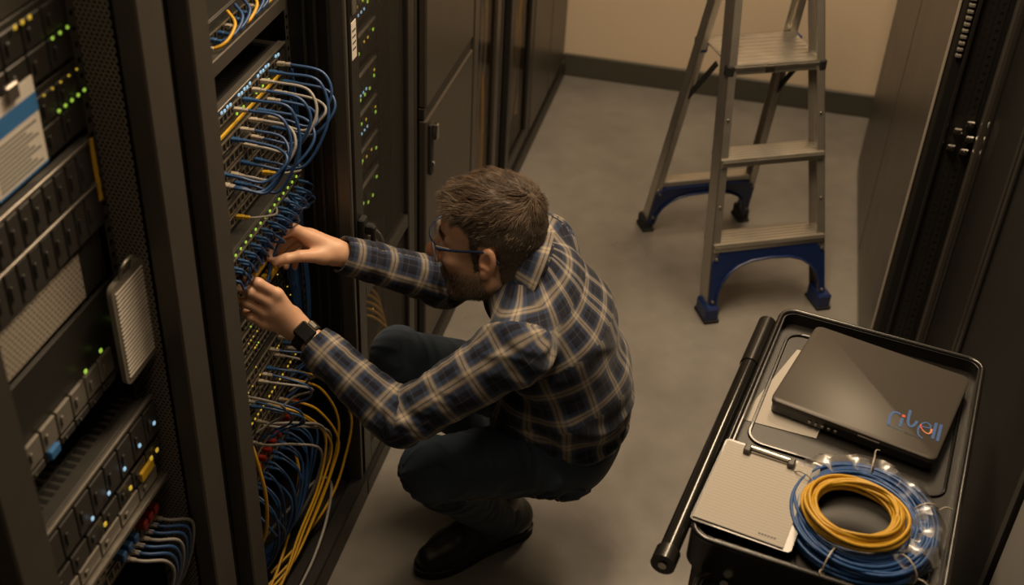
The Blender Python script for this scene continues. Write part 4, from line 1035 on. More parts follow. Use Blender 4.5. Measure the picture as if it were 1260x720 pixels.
# ================================================================== person (signed distance fields -> surface nets)
class Field:
    def __init__(s, lo, hi, h):
        s.lo = np.array(lo, np.float32); s.h = np.float32(h)
        s.n = np.ceil((np.array(hi) - np.array(lo)) / h).astype(int) + 1
        s.D = np.full(s.n, 1.0, np.float32)
    def block(s, lo, hi):
        a = np.clip(np.floor((np.asarray(lo) - s.lo) / s.h).astype(int), 0, s.n - 1)
        b = np.clip(np.ceil((np.asarray(hi) - s.lo) / s.h).astype(int) + 1, 1, s.n)
        sl = tuple(slice(i, j) for i, j in zip(a, b))
        P = [(s.lo[k] + s.h * np.arange(a[k], b[k], dtype=np.float32)) for k in range(3)]
        return sl, P[0][:, None, None], P[1][None, :, None], P[2][None, None, :]
    def op(s, fn, lo, hi, k=0.01, mode='u'):
        m = k + 2.5 * s.h
        sl, X, Y, Z = s.block(np.asarray(lo) - m, np.asarray(hi) + m)
        if any(q.stop <= q.start for q in sl): return
        b = fn(X, Y, Z); a = s.D[sl]
        if mode == 's': b = -b
        if mode == 'u':
            hh = np.clip(0.5 + 0.5 * (a - b) / k, 0, 1); s.D[sl] = a + (b - a) * hh - k * hh * (1 - hh)
        else:
            hh = np.clip(0.5 - 0.5 * (a - b) / k, 0, 1); s.D[sl] = a + (b - a) * hh + k * hh * (1 - hh)
    def cap(s, a, b, ra, rb, k=0.01, mode='u', ysc=1.0, yc=0.0):
        a = np.array(a, np.float32); b = np.array(b, np.float32)
        aa = a.copy(); bb = b.copy(); aa[1] = yc + (a[1] - yc) / ysc; bb[1] = yc + (b[1] - yc) / ysc
        d = bb - aa; L2 = float(d @ d) + 1e-12
        def fn(X, Y, Z):
            Y2 = yc + (Y - yc) / ysc
            t = np.clip(((X - aa[0]) * d[0] + (Y2 - aa[1]) * d[1] + (Z - aa[2]) * d[2]) / L2, 0, 1)
            return np.sqrt((X - aa[0] - t * d[0]) ** 2 + (Y2 - aa[1] - t * d[1]) ** 2 + (Z - aa[2] - t * d[2]) ** 2) - (ra + (rb - ra) * t)
        r = max(ra, rb) * max(1, ysc)
        s.op(fn, np.minimum(a, b) - r, np.maximum(a, b) + r, k, mode)
    def ell(s, c, rad, B=None, k=0.01, mode='u'):
        c = np.array(c, np.float32); rad = np.array(rad, np.float32); B = np.eye(3) if B is None else np.array(B)
        def fn(X, Y, Z):
            dx, dy, dz = X - c[0], Y - c[1], Z - c[2]
            k0 = 0; k1 = 0
            for i in range(3):
                q = dx * B[i, 0] + dy * B[i, 1] + dz * B[i, 2]
                k0 = k0 + (q / rad[i]) ** 2; k1 = k1 + (q / rad[i] ** 2) ** 2
            k0 = np.sqrt(k0); k1 = np.sqrt(k1) + 1e-9
            return k0 * (k0 - 1) / k1
        r = float(rad.max())
        s.op(fn, c - r, c + r, k, mode)
    def cut(s, p, n, lo, hi, k=0.004):
        """remove the side of the plane (p, n) that n points to, inside the box lo..hi"""
        p = np.array(p); n = np.array(n, float); n /= np.linalg.norm(n)
        sl, X, Y, Z = s.block(lo, hi)
        b = ((X - p[0]) * n[0] + (Y - p[1]) * n[1] + (Z - p[2]) * n[2]).astype(np.float32)
        s.D[sl] = np.maximum(s.D[sl], b)
    def mesh(s, smooth=1):
        D = s.D; S = D < 0
        nx, ny, nz = D.shape
        c = np.zeros((nx - 1, ny - 1, nz - 1), np.uint8)
        for i in (0, 1):
            for j in (0, 1):
                for k in (0, 1): c += S[i:nx - 1 + i, j:ny - 1 + j, k:nz - 1 + k]
        act = (c > 0) & (c < 8)
        ids = np.argwhere(act); idx = np.full(act.shape, -1, np.int32); idx[act] = np.arange(len(ids))
        cor = [(i, j, k) for i in (0, 1) for j in (0, 1) for k in (0, 1)]
        val = [D[ids[:, 0] + i, ids[:, 1] + j, ids[:, 2] + k] for (i, j, k) in cor]
        acc = np.zeros((len(ids), 3)); cnt = np.zeros(len(ids))
        for a in range(8):
            for b in range(a + 1, 8):
                if sum(abs(cor[a][q] - cor[b][q]) for q in range(3)) != 1: continue
                m = (val[a] < 0) != (val[b] < 0)
                den = val[a] - val[b]; t = np.where(m, val[a] / np.where(np.abs(den) < 1e-12, 1e-12, den), 0)
                acc += m[:, None] * (np.array(cor[a]) + t[:, None] * (np.array(cor[b]) - np.array(cor[a]))); cnt += m
        V = s.lo + s.h * (ids + acc / cnt[:, None])
        F = []
        for ax in range(3):
            u, v = (ax + 1) % 3, (ax + 2) % 3
            sh0 = [slice(None)] * 3; sh1 = [slice(None)] * 3
            sh0[ax] = slice(0, -1); sh1[ax] = slice(1, None)
            cr = np.argwhere(S[tuple(sh0)] != S[tuple(sh1)])
            ok = (cr[:, u] > 0) & (cr[:, v] > 0) & (cr[:, u] < D.shape[u] - 1) & (cr[:, v] < D.shape[v] - 1)
            cr = cr[ok]
            ins = S[cr[:, 0], cr[:, 1], cr[:, 2]]
            def cell(du, dv):
                q = cr.copy(); q[:, u] += du; q[:, v] += dv
                return idx[q[:, 0], q[:, 1], q[:, 2]]
            Q = np.stack([cell(-1, -1), cell(0, -1), cell(0, 0), cell(-1, 0)], 1)
            Q[~ins] = Q[~ins][:, ::-1]
            F.append(Q)
        F = np.vstack(F)
        for _ in range(smooth): V = lap_smooth(V, F, 0.5)
        return V, F

def lap_smooth(V, F, w):
    acc = np.zeros_like(V); cnt = np.zeros(len(V))
    for a, b in ((0, 1), (1, 2), (2, 3), (3, 0)):
        for k in range(3):
            acc[:, k] += np.bincount(F[:, a], V[F[:, b], k], len(V)) + np.bincount(F[:, b], V[F[:, a], k], len(V))
        cnt += np.bincount(F[:, a], minlength=len(V)) + np.bincount(F[:, b], minlength=len(V))
    return V + w * (acc / np.maximum(cnt, 1)[:, None] - V)

def vnormals(V, F):
    n = np.cross(V[F[:, 2]] - V[F[:, 0]], V[F[:, 3]] - V[F[:, 1]])
    out = np.zeros_like(V)
    for j in range(4):
        for k in range(3): out[:, k] += np.bincount(F[:, j], n[:, k], len(V))
    return out / (np.linalg.norm(out, axis=1)[:, None] + 1e-12)

_tab = np.random.default_rng(11).random((32, 32, 32))
def vnoise(P):
    P = np.asarray(P); i = np.floor(P).astype(int); f = P - i; f = f * f * (3 - 2 * f)
    o = 0
    for a in (0, 1):
        for b in (0, 1):
            for c in (0, 1):
                w = (f[:, 0] if a else 1 - f[:, 0]) * (f[:, 1] if b else 1 - f[:, 1]) * (f[:, 2] if c else 1 - f[:, 2])
                o = o + w * _tab[(i[:, 0] + a) % 32, (i[:, 1] + b) % 32, (i[:, 2] + c) % 32]
    return o

# ---- skeleton (metres, world)
J = dict(
    p0=(-0.250, 2.050, 0.440), p1=(-0.255, 2.045, 0.560), p2=(-0.305, 2.030, 0.700), p3=(-0.350, 2.010, 0.795), nk=(-0.372, 2.003, 0.845),
    shL=(-0.352, 1.832, 0.785), elL=(-0.555, 1.722, 0.640), wrL=(-0.795, 1.800, 0.765),
    shR=(-0.375, 2.185, 0.800), elR=(-0.585, 2.140, 0.690), wrR=(-0.782, 2.000, 0.821),
    hpL=(-0.255, 1.965, 0.415), knL=(-0.515, 1.815, 0.435), anL=(-0.412, 2.060, 0.110),
    hpR=(-0.270, 2.140, 0.415), knR=(-0.685, 2.130, 0.462), anR=(-0.430, 2.235, 0.130))
J = {k: np.array(v) for k, v in J.items()}
FL_ = dict(i=[(-0.825, 1.785, 0.853), (-0.857, 1.772, 0.881), (-0.880, 1.776, 0.885), (-0.896, 1.790, 0.876)], m=[(-0.838, 1.775, 0.838), (-0.869, 1.760, 0.866), (-0.888, 1.765, 0.866), (-0.899, 1.782, 0.857)],
           r=[(-0.849, 1.770, 0.815), (-0.877, 1.755, 0.842), (-0.893, 1.760, 0.838), (-0.902, 1.778, 0.824)], p=[(-0.852, 1.768, 0.789), (-0.873, 1.757, 0.808), (-0.885, 1.762, 0.810), (-0.893, 1.776, 0.803)],
           t=[(-0.812, 1.818, 0.780), (-0.858, 1.826, 0.812), (-0.878, 1.820, 0.832), (-0.895, 1.812, 0.848)])
FR_ = dict(i=[(-0.859, 1.965, 0.887), (-0.888, 1.942, 0.879), (-0.895, 1.922, 0.864), (-0.891, 1.907, 0.847)], m=[(-0.857, 1.985, 0.868), (-0.889, 1.975, 0.843), (-0.892, 1.957, 0.824), (-0.885, 1.940, 0.812)],
           r=[(-0.850, 2.000, 0.845), (-0.885, 1.995, 0.815), (-0.887, 1.978, 0.799), (-0.881, 1.960, 0.793)], p=[(-0.840, 2.010, 0.825), (-0.872, 2.010, 0.795), (-0.875, 1.995, 0.783), (-0.870, 1.980, 0.780)],
           t=[(-0.800, 1.972, 0.828), (-0.835, 1.932, 0.846), (-0.858, 1.916, 0.846), (-0.879, 1.904, 0.842)])
# head frame
HO = np.array([-0.445, 2.000, 0.910]); HS = 1.08
HF = np.array([-0.985, 0.0, -0.15]); HF /= np.linalg.norm(HF)
HU = np.array([-0.15, 0.06, 0.985]); HU -= HF * HU.dot(HF); HU /= np.linalg.norm(HU)
HL = np.cross(HU, HF)
HB = np.stack([HF, HL, HU])
def hw(p): return HO + HS * (p[0] * HF + p[1] * HL + p[2] * HU)
def hl(V): return ((V - HO) @ HB.T) / HS

BX = ((-0.93, 1.64, 0.02), (-0.10, 2.32, 1.09))
body = Field(BX[0], BX[1], 0.003)
def hcap(a, b, ra, rb, k=0.01, mode='u'): body.cap(hw(a), hw(b), ra * HS, rb * HS, k, mode)
def hell(c, r, k=0.01, mode='u', B=None): body.ell(hw(c), np.array(r) * HS, HB if B is None else B, k, mode)
# trunk and limbs under the clothes
for a, b, ra, rb in (('p0', 'p1', .098, .098), ('p1', 'p2', .098, .100), ('p2', 'p3', .100, .080)):
    body.cap(J[a], J[b], ra, rb, 0.03, ysc=1.42, yc=2.03)
body.cap(J['p3'], J['shL'], .060, .052, 0.03); body.cap(J['p3'], J['shR'], .060, .052, 0.03)
for s in 'LR':
    body.cap(J['sh' + s], J['el' + s], .052, .038, 0.02); body.cap(J['el' + s], J['wr' + s], .039, .0255, 0.012)
    body.cap(J['hp' + s], J['kn' + s], .075, .055, 0.03); body.cap(J['kn' + s], J['an' + s], .052, .036, 0.02)
    ft = (J['an' + s] * np.array([1, 1, 0]) + np.array([-0.12, -0.12 if s == 'L' else -0.03, 0.045]))
    body.cap(J['an' + s], ft, .036, .026, 0.02)
# hands
for s, H in (('L', FL_), ('R', FR_)):
    w = J['wr' + s]
    for f_ in 'imrp':
        q = np.array(H[f_], float)
        r0 = {'i': .0105, 'm': .0108, 'r': .0102, 'p': .0090}[f_]
        body.cap(w + (q[0] - w) * 0.12, q[0], .0180, .0128, 0.014)
        body.cap(q[0], q[1], r0 * 1.06, r0, 0.005); body.cap(q[1], q[2], r0, r0 * 0.90, 0.0035); body.cap(q[2], q[3], r0 * 0.90, r0 * 0.76, 0.003)
        body.cap(q[1] - (q[1] - q[0]) * 0.05, q[1] + (q[1] - q[0]) * 0.03, r0 * 1.06, r0 * 1.06, 0.003)
    q = np.array(H['t'], float)
    body.cap(w + (q[0] - w) * 0.3, q[0], .018, .0175, 0.014); body.cap(q[0], q[1], .0165, .0125, 0.012)
    body.cap(q[1], q[2], .0118, .0112, 0.004); body.cap(q[2], q[3], .0114, .0088, 0.003)
    m_ = np.array(H['m'][0], float); body.cap(w, m_ * 0.7 + w * 0.3, .0235, .019, 0.014)
# head
hell((-0.006, 0, 0.045), (0.098, 0.0765, 0.083), 0.01)
hell((0.044, 0, -0.018), (0.058, 0.060, 0.086), 0.025)
hell((0.020, 0, -0.045), (0.062, 0.062, 0.050), 0.02)
for s in (-1, 1):
    hcap((0.004, s * 0.056, -0.052), (0.072, s * 0.020, -0.094), .018, .016, 0.018)
    hcap((0.080, s * 0.012, 0.033), (0.070, s * 0.046, 0.030), .012, .009, 0.010)
    hell((0.062, s * 0.048, -0.012), (.024, .017, .015), 0.014)
    hell((0.104, s * 0.031, 0.014), (.018, .017, .012), 0.008, 's')
    hell((0.0795, s * 0.031, 0.014), (.0125, .0135, .0115), 0.004)
    hell((0.105, s * 0.0125, -0.027), (.011, .0085, .0085), 0.006)
    hell((0.1055, s * 0.0075, -0.0355), (.006, .004, .004), 0.003, 's')
    # ear: outer shell, bowl, lobe
    EB = np.stack([HF * 0.94 + HU * 0.25 + HL * s * -0.22, HL * s, HU]); EB = np.linalg.qr(EB.T)[0].T
    hell((-0.010, s * 0.0825, 0.004), (.0175, .0090, .0300), 0.006, 'u', EB)
    hell((-0.007, s * 0.0920, 0.007), (.0100, .0075, .0190), 0.004, 's', EB)
    hell((-0.002, s * 0.0860, -0.020), (.0090, .0055, .0100), 0.005)
    hcap((-0.001, s * 0.0850, -0.002), (-0.012, s * 0.0870, -0.008), .0045, .004, 0.004)
hcap((0.090, 0, 0.022), (0.1205, 0, -0.014), .0085, .0120, 0.010)
hell((0.1230, 0, -0.0195), (.0130, .0125, .0115), 0.008)
hell((0.0800, 0, -0.096), (.021, .024, .018), 0.016)
hcap((0.0960, -0.018, -0.055), (0.0960, 0.018, -0.055), .0062, .0062, 0.006); hell((0.1010, 0, -0.0545), (.007, .016, .0055), 0.005)
hell((0.0985, 0, -0.0675), (.0075, .0170, .0062), 0.005)
hcap((0.102, -0.024, -0.061), (0.102, 0.024, -0.061), .0022, .0022, 0.004, 's')
# neck
body.cap(hw((-0.028, 0, -0.030)), J['nk'] + np.array([0.020, 0, -0.030]), .060, .064, 0.03)
body.cap(hw((0.02, 0, -0.075)), J['nk'] + np.array([-0.03, 0, -0.02]), .040, .050, 0.03)
bV, bF = body.mesh(1)
del body

def skin_mat():
    m, nt, N, L, b = new_mat('skin')
    at = N.new('ShaderNodeAttribute'); at.attribute_name = 'tone'
    tc = N.new('ShaderNodeTexCoord'); nz = N.new('ShaderNodeTexNoise'); nz.inputs['Scale'].default_value = 45; nz.inputs['Detail'].default_value = 5
    L.new(tc.outputs['Object'], nz.inputs['Vector'])
    mx = N.new('ShaderNodeMix'); mx.data_type = 'RGBA'; mx.blend_type = 'MULTIPLY'; mx.inputs['Factor'].default_value = 0.45
    L.new(at.outputs['Color'], mx.inputs['A'])
    rp = N.new('ShaderNodeValToRGB'); rp.color_ramp.elements[0].color = (0.62, 0.52, 0.48, 1); rp.color_ramp.elements[1].color = (1.15, 1.12, 1.1, 1)
    L.new(nz.outputs['Fac'], rp.inputs[0]); L.new(rp.outputs[0], mx.inputs['B'])
    L.new(mx.outputs['Result'], b.inputs['Base Color'])
    b.inputs['Roughness'].default_value = 0.42
    b.inputs['Subsurface Weight'].default_value = 0.12; b.inputs['Subsurface Radius'].default_value = (0.006, 0.0025, 0.0015); b.inputs['Subsurface Scale'].default_value = 1.0
    n2 = N.new('ShaderNodeTexNoise'); n2.inputs['Scale'].default_value = 420; n2.inputs['Detail'].default_value = 2; L.new(tc.outputs['Object'], n2.inputs['Vector'])
    bp = N.new('ShaderNodeBump'); bp.inputs['Strength'].default_value = 0.25; bp.inputs['Distance'].default_value = 0.001
    L.new(n2.outputs['Fac'], bp.inputs['Height']); L.new(bp.outputs['Normal'], b.inputs['Normal'])
    return m
MT['skin'] = skin_mat()
# wrinkles on knuckles / back of hands are left to the relief; skin tone regions
q = hl(bV); f_, l_, u_ = q[:, 0], q[:, 1], q[:, 2]
inhead = np.linalg.norm(q, axis=1) < 0.19
tone = np.tile(np.array([0.68, 0.425, 0.29]), (len(bV), 1))
def ss(x, a, b): t = np.clip((x - a) / (b - a), 0, 1); return t * t * (3 - 2 * t)
red = inhead * np.exp(-(((f_ - 0.118) / 0.02) ** 2 + (l_ / 0.02) ** 2 + ((u_ + 0.018) / 0.022) ** 2))
red = np.maximum(red, inhead * np.exp(-(((np.abs(l_) - 0.086) / 0.012) ** 2 + ((f_ + 0.008) / 0.03) ** 2 + (u_ / 0.04) ** 2)) * 0.6)
lip = inhead * np.exp(-(((f_ - 0.104) / 0.012) ** 2 + (l_ / 0.02) ** 2 + ((u_ + 0.061) / 0.010) ** 2))
tone = tone * (1 - red[:, None]) + red[:, None] * np.array([0.52, 0.23, 0.145])
tone = tone * (1 - 0.7 * lip[:, None]) + 0.7 * lip[:, None] * np.array([0.42, 0.19, 0.14])
beard = inhead * ss(-u_, 0.022, 0.050) * ss(f_, -0.005, 0.015) * (1 - lip) * ss(u_, -0.125, -0.105)
mous = inhead * ss(f_, 0.085, 0.097) * (np.abs(l_) < 0.032) * ss(-u_, 0.038, 0.044) * (u_ > -0.056)
beard = np.maximum(beard, mous)
tone = tone * (1 - 0.5 * beard[:, None]) + 0.5 * beard[:, None] * np.array([0.17, 0.13, 0.105])
person = mesh_obj('person', bV, bF, MT['skin'], None, 180)
tag(person, 'person in a navy plaid shirt and jeans crouching at the open rack', 'person')
ca = person.data.color_attributes.new('tone', 'FLOAT_COLOR', 'POINT')
ca.data.foreach_set('color', np.hstack([tone, np.ones((len(bV), 1))]).astype(np.float32).ravel())

# ---------------------------------------------------------------- hair
hN = vnormals(bV, bF)
def hair_amt(f, l, u):
    al = np.abs(l)
    line = 0.026 + 0.052 * ss(u, 0.052, 0.088) - 0.25 * np.maximum(0, al - 0.02) * ss(u, 0.06, 0.09)
    front = ss(line - f, 0.0, 0.010) * ss(u, 0.028, 0.040)
    burn = ss(0.026 - f, 0.0, 0.006) * ss(f, 0.006, 0.012) * ss(u, -0.030, -0.020) * (al > 0.05)
    back = ss(-0.020 - f, 0.0, 0.010) * ss(u, -0.062, -0.045)
    return np.maximum.reduce([front, burn, back])
ear = inhead & (np.abs(l_) > 0.0775) & (u_ < 0.038) & (u_ > -0.04) & (f_ > -0.034) & (f_ < 0.014)
ham = hair_amt(f_, l_, u_) * inhead * ~ear
capm = ham > 0.3
top = ss(u_, 0.055, 0.105)
off = (0.0035 + 0.0085 * top) * np.clip(ham, 0, 1)
lump = vnoise(q * np.array([60, 110, 60])) - 0.4
cV = bV + hN * (off * (1 + 0.9 * lump))[:, None]
fm = capm[bF].all(1)
used = np.unique(bF[fm]); remap = np.full(len(bV), -1); remap[used] = np.arange(len(used))
capV, capF = cV[used], remap[bF[fm]]
def hair_mat():
    m, nt, N, L, b = new_mat('hair_salt_and_pepper')
    at = N.new('ShaderNodeAttribute'); at.attribute_name = 'tone'; L.new(at.outputs['Color'], b.inputs['Base Color'])
    tc = N.new('ShaderNodeTexCoord'); nz = N.new('ShaderNodeTexNoise'); nz.inputs['Scale'].default_value = 300; L.new(tc.outputs['Object'], nz.inputs['Vector'])
    mr = N.new('ShaderNodeMapRange'); mr.inputs['To Min'].default_value = 0.5; mr.inputs['To Max'].default_value = 0.75
    L.new(nz.outputs['Fac'], mr.inputs['Value']); L.new(mr.outputs['Result'], b.inputs['Roughness'])
    return m
MT['hair'] = hair_mat()
def strands(roots, nrm, dirs, length, width, cols, bend):
    """tapered three-sided blades, 4 rings"""
    n = len(roots); V = np.zeros((n, 4, 3, 3)); C = np.zeros((n, 4, 3, 4)); C[..., 3] = 1
    side = np.cross(dirs, nrm); side /= np.linalg.norm(side, axis=1)[:, None] + 1e-9
    for r_ in range(4):
        t = r_ / 3
        P = roots + dirs * (length * t)[:, None] + bend * (length * t * t)[:, None]
        w = width * (1 - 0.8 * t)
        V[:, r_, 0] = P + side * w[:, None]; V[:, r_, 1] = P - side * w[:, None]; V[:, r_, 2] = P + np.cross(side, dirs) * w[:, None] * 1.1
        C[:, r_, :, :3] = (cols * (0.75 + 0.45 * t))[:, None, :]
    base = (np.arange(n) * 12)[:, None, None]
    f = []
    for r_ in range(3):
        for j in range(3): f.append((r_ * 3 + j, r_ * 3 + (j + 1) % 3, r_ * 3 + 3 + (j + 1) % 3, r_ * 3 + 3 + j))
    F = (np.array(f)[None] + base).reshape(-1, 4)
    return V.reshape(-1, 3), F, C.reshape(-1, 4)
pick = np.flatnonzero(capm)
pick = RNG.choice(pick, 15000)
rq = q[pick]; rt = top[pick]
roots = cV[pick] - hN[pick] * 0.002 + RNG.normal(0, 0.0012, (len(pick), 3))
crown = np.array([-0.080, 0.012, 0.098])
fl = rq - crown; fl[:, 1] += 0.25 * (crown[0] - rq[:, 0]) * rt          # swirl
clump = np.stack([vnoise(rq * 75 + s) for s in (0, 7.3, 13.1)], 1) - 0.5
fl = fl / (np.linalg.norm(fl, axis=1)[:, None] + 1e-6) + clump * 1.6
flw = fl @ HB
nn = hN[pick]
flw -= nn * (flw * nn).sum(1)[:, None]; flw /= np.linalg.norm(flw, axis=1)[:, None] + 1e-9
frontal = ss(rq[:, 0], 0.02, 0.07) * rt
lift = 0.22 + 0.65 * frontal + 0.1 * rt
dr = flw + nn * lift[:, None] + RNG.normal(0, 0.09, flw.shape); dr /= np.linalg.norm(dr, axis=1)[:, None]
ln = (0.0095 + 0.0210 * rt + 0.002 * frontal) * RNG.uniform(0.7, 1.2, len(pick))
ln *= np.where(rq[:, 2] < 0.0, 0.75, 1)
grey = np.clip(0.62 - 0.75 * rt + 0.4 * ss(rq[:, 0], 0.0, 0.05) + RNG.normal(0, 0.22, len(pick)), 0.02, 1)
brown = np.array([0.085, 0.054, 0.033]); silver = np.array([0.30, 0.25, 0.20])
hc = brown * (1 - grey[:, None]) + silver * grey[:, None]; hc *= (0.35 + 1.5 * vnoise(rq * np.array([70, 130, 90]) + 3)[:, None]) * RNG.uniform(0.75, 1.3, (len(pick), 1))
sV, sF, sC = strands(roots, nn, dr, ln, np.full(len(pick), 0.00065), hc, -nn * 0.25)
# beard, stubble and brows
bp_ = np.flatnonzero((beard > 0.25) & ~ear); bp_ = RNG.choice(bp_, 8000)
bq = q[bp_]; bn = hN[bp_]
bd = np.tile(HF * 0.25 - HU * 0.8, (len(bp_), 1)) + bn * 0.55 + RNG.normal(0, 0.25, (len(bp_), 3)); bd /= np.linalg.norm(bd, axis=1)[:, None]
bc_ = np.array([0.085, 0.060, 0.042]) * (1 - RNG.random((len(bp_), 1)) * 0.9) + np.array([0.45, 0.40, 0.34]) * RNG.random((len(bp_), 1)) * (0.35 + 0.65 * ss(-bq[:, 0], -0.09, -0.03))[:, None]
b2V, b2F, b2C = strands(bV[bp_] - bn * 0.0008, bn, bd, RNG.uniform(0.004, 0.009, len(bp_)), np.full(len(bp_), 0.0005), bc_, -bn * 0.1)
cg = np.clip(0.55 - 0.6 * top[used], 0, 1)[:, None]; cc_ = np.hstack([0.6 * (brown * (1 - cg) + silver * 0.5 * cg), np.ones((len(used), 1))])
hV = np.vstack([capV, sV]); hF = np.vstack([capF, sF + len(capV)]); hC = np.vstack([cc_, sC])
def with_tone(name, V, F, Cc, mat, parent):
    o = mesh_obj(name, V, F, mat, parent, 180)
    a = o.data.color_attributes.new('tone', 'FLOAT_COLOR', 'POINT'); a.data.foreach_set('color', Cc.astype(np.float32).ravel())
    return o
hair = with_tone('hair', hV, hF, hC, MT['hair'], person); tag(hair, 'short brown hair greying at the sides')
bd_ = with_tone('beard', b2V, b2F, b2C, MT['hair'], person); tag(bd_, 'short greying stubble beard')
for sg in (-1, 1):
    br = np.flatnonzero(inhead & (f_ > 0.06) & (np.abs(u_ - 0.036) < 0.0055) & (l_ * sg > 0.012) & (l_ * sg < 0.052)); br = RNG.choice(br, 260)
    rd = sg * HL * 0.9 - HF * 0.3 + hN[br] * 0.4 + HU * 0.2; rd = rd / np.linalg.norm(rd, axis=1)[:, None]
    b3V, b3F, b3C = strands(bV[br], hN[br], rd, np.full(len(br), 0.008), np.full(len(br), 0.0006), np.tile([0.06, 0.042, 0.03], (len(br), 1)), hN[br] * 0)
    with_tone('eyebrow', b3V, b3F, b3C, MT['hair'], person)
MT['eye'] = pm('eye_white', (0.55, 0.52, 0.48), 0.15); MT['iris'] = pm('iris_dark', (0.02, 0.018, 0.016), 0.1)
def ball(mb, c, r, n=10):
    V = []; F = []
    for i in range(n + 1):
        a = math.pi * i / n
        for j in range(2 * n):
            b = math.pi * j / n; V.append((c[0] + r * math.sin(a) * math.cos(b), c[1] + r * math.sin(a) * math.sin(b), c[2] + r * math.cos(a)))
    for i in range(n):
        for j in range(2 * n): F.append((i * 2 * n + j, (i + 1) * 2 * n + j, (i + 1) * 2 * n + (j + 1) % (2 * n), i * 2 * n + (j + 1) % (2 * n)))
    return mb.add(V, F)
for s in (-1, 1):
    e = ball(MB(), hw((0.0835, s * 0.031, 0.013)), 0.0108 * HS).build('eye', MT['eye'], person, 180)
    ball(MB(), hw((0.0895, s * 0.031, 0.010)), 0.0055 * HS).build('iris', MT['iris'], e, 180)

# nails of the fingers that show
MT['nail'] = pm('finger_nail', (0.66, 0.44, 0.33), 0.25, 0.0, 0.05, 60)
for s, H, fs in (('L', FL_, 'imrp'), ('R', FR_, 'it')):
    for f_k in fs:
        a_, b_ = np.array(H[f_k][2], float), np.array(H[f_k][3], float)
        ax = (b_ - a_) / np.linalg.norm(b_ - a_); rt_ = (0.0088 if f_k == 't' else 0.0079)
        base_ = np.array(H[f_k][0], float) - np.array(H['p' if f_k != 't' else 'm'][0], float)
        up_ = np.array([0.35, -0.55, 0.75]) if s == 'L' else (np.array([0.2, -0.9, 0.4]) if f_k == 't' else np.array([0.1, -0.2, 0.9]))
        up_ = up_ - ax * up_.dot(ax); up_ /= np.linalg.norm(up_); sd_ = np.cross(ax, up_)
        V = []; F = []
        for i in range(6):
            for j in range(5):
                t = -0.7 + 1.4 * i / 5; th = (-0.85 + 1.7 * j / 4) * (0.75 if i in (0, 5) else 1.0)
                V.append(b_ + ax * (t * 0.0062) + (up_ * math.cos(th) + sd_ * math.sin(th)) * (rt_ + 0.0006 - 0.0012 * max(0, t)))
        for i in range(5):
            for j in range(4): F.append((i * 5 + j, (i + 1) * 5 + j, (i + 1) * 5 + j + 1, i * 5 + j + 1))
        mesh_obj('finger_nail', V, F, MT['nail'], person, 180)

# ---------------------------------------------------------------- glasses
MT['frame'] = pm('glasses_navy_frame', (0.016, 0.028, 0.075), 0.25, 0.1, 0.1, 50, coat=0.4)
MT['framel'] = pm('glasses_pale_rim', (0.34, 0.32, 0.30), 0.3, 0.3, 0.1, 50)
def gp(l, u): return (0.116 - 0.028 * (abs(l) / 0.07) ** 2.2 - 0.05 * max(0, -u - 0.0), l, u)
rim = MB().tube([hw(gp(l, 0.035 - 0.35 * abs(l) ** 1.6 * 0.6)) for l in np.linspace(-0.070, 0.070, 29)], 0.0021, 7)
gl = rim.build('glasses', MT['frame'], person, 70); tag(gl, 'glasses with a navy frame and clear lenses')
for s in (-1, 1):
    V = []; F = []; n1, n2 = 12, 7
    for i in range(n1):
        l = 0.007 + 0.062 * i / (n1 - 1)
        for j in range(n2):
            t = j / (n2 - 1); ut = 0.035 - 0.21 * l ** 1.6; ub = -0.016 - 0.012 * math.sin(math.pi * min(1, max(0, (l - 0.007) / 0.055)) ** 0.8) + 0.22 * max(0, l - 0.05)
            V.append(hw(gp(s * l, ut + (ub - ut) * t)))
    for i in range(n1 - 1):
        for j in range(n2 - 1): F.append((i * n2 + j, (i + 1) * n2 + j, (i + 1) * n2 + j + 1, i * n2 + j + 1))
    lens = mesh_obj('lens', V, F, MT['lens'], gl, 180)
    edge = [V[i * n2 + n2 - 1] for i in range(n1)]
    MB().tube(edge, 0.0010, 5).build('lens_edge', MT['framel'], gl, 70)
    tp_ = [(0.0875, s * 0.0700, 0.026), (0.080, s * 0.0770, 0.0265), (0.04, s * 0.0815, 0.0255), (0.005, s * 0.0830, 0.0265), (-0.015, s * 0.0835, 0.0220), (-0.032, s * 0.0830, 0.004)]
    m = MB(); P = catmull([hw(p) for p in tp_], 5)
    m.tube(P, np.linspace(0.0034, 0.0022, len(P)), 7).build('temple', MT['frame'], gl, 70)
    MB().tube([hw((0.088, s * 0.0700, 0.0285)), hw((0.060, s * 0.0803, 0.0285))], 0.0014, 6).build('temple_stripe', MT['framel'], gl, 70)

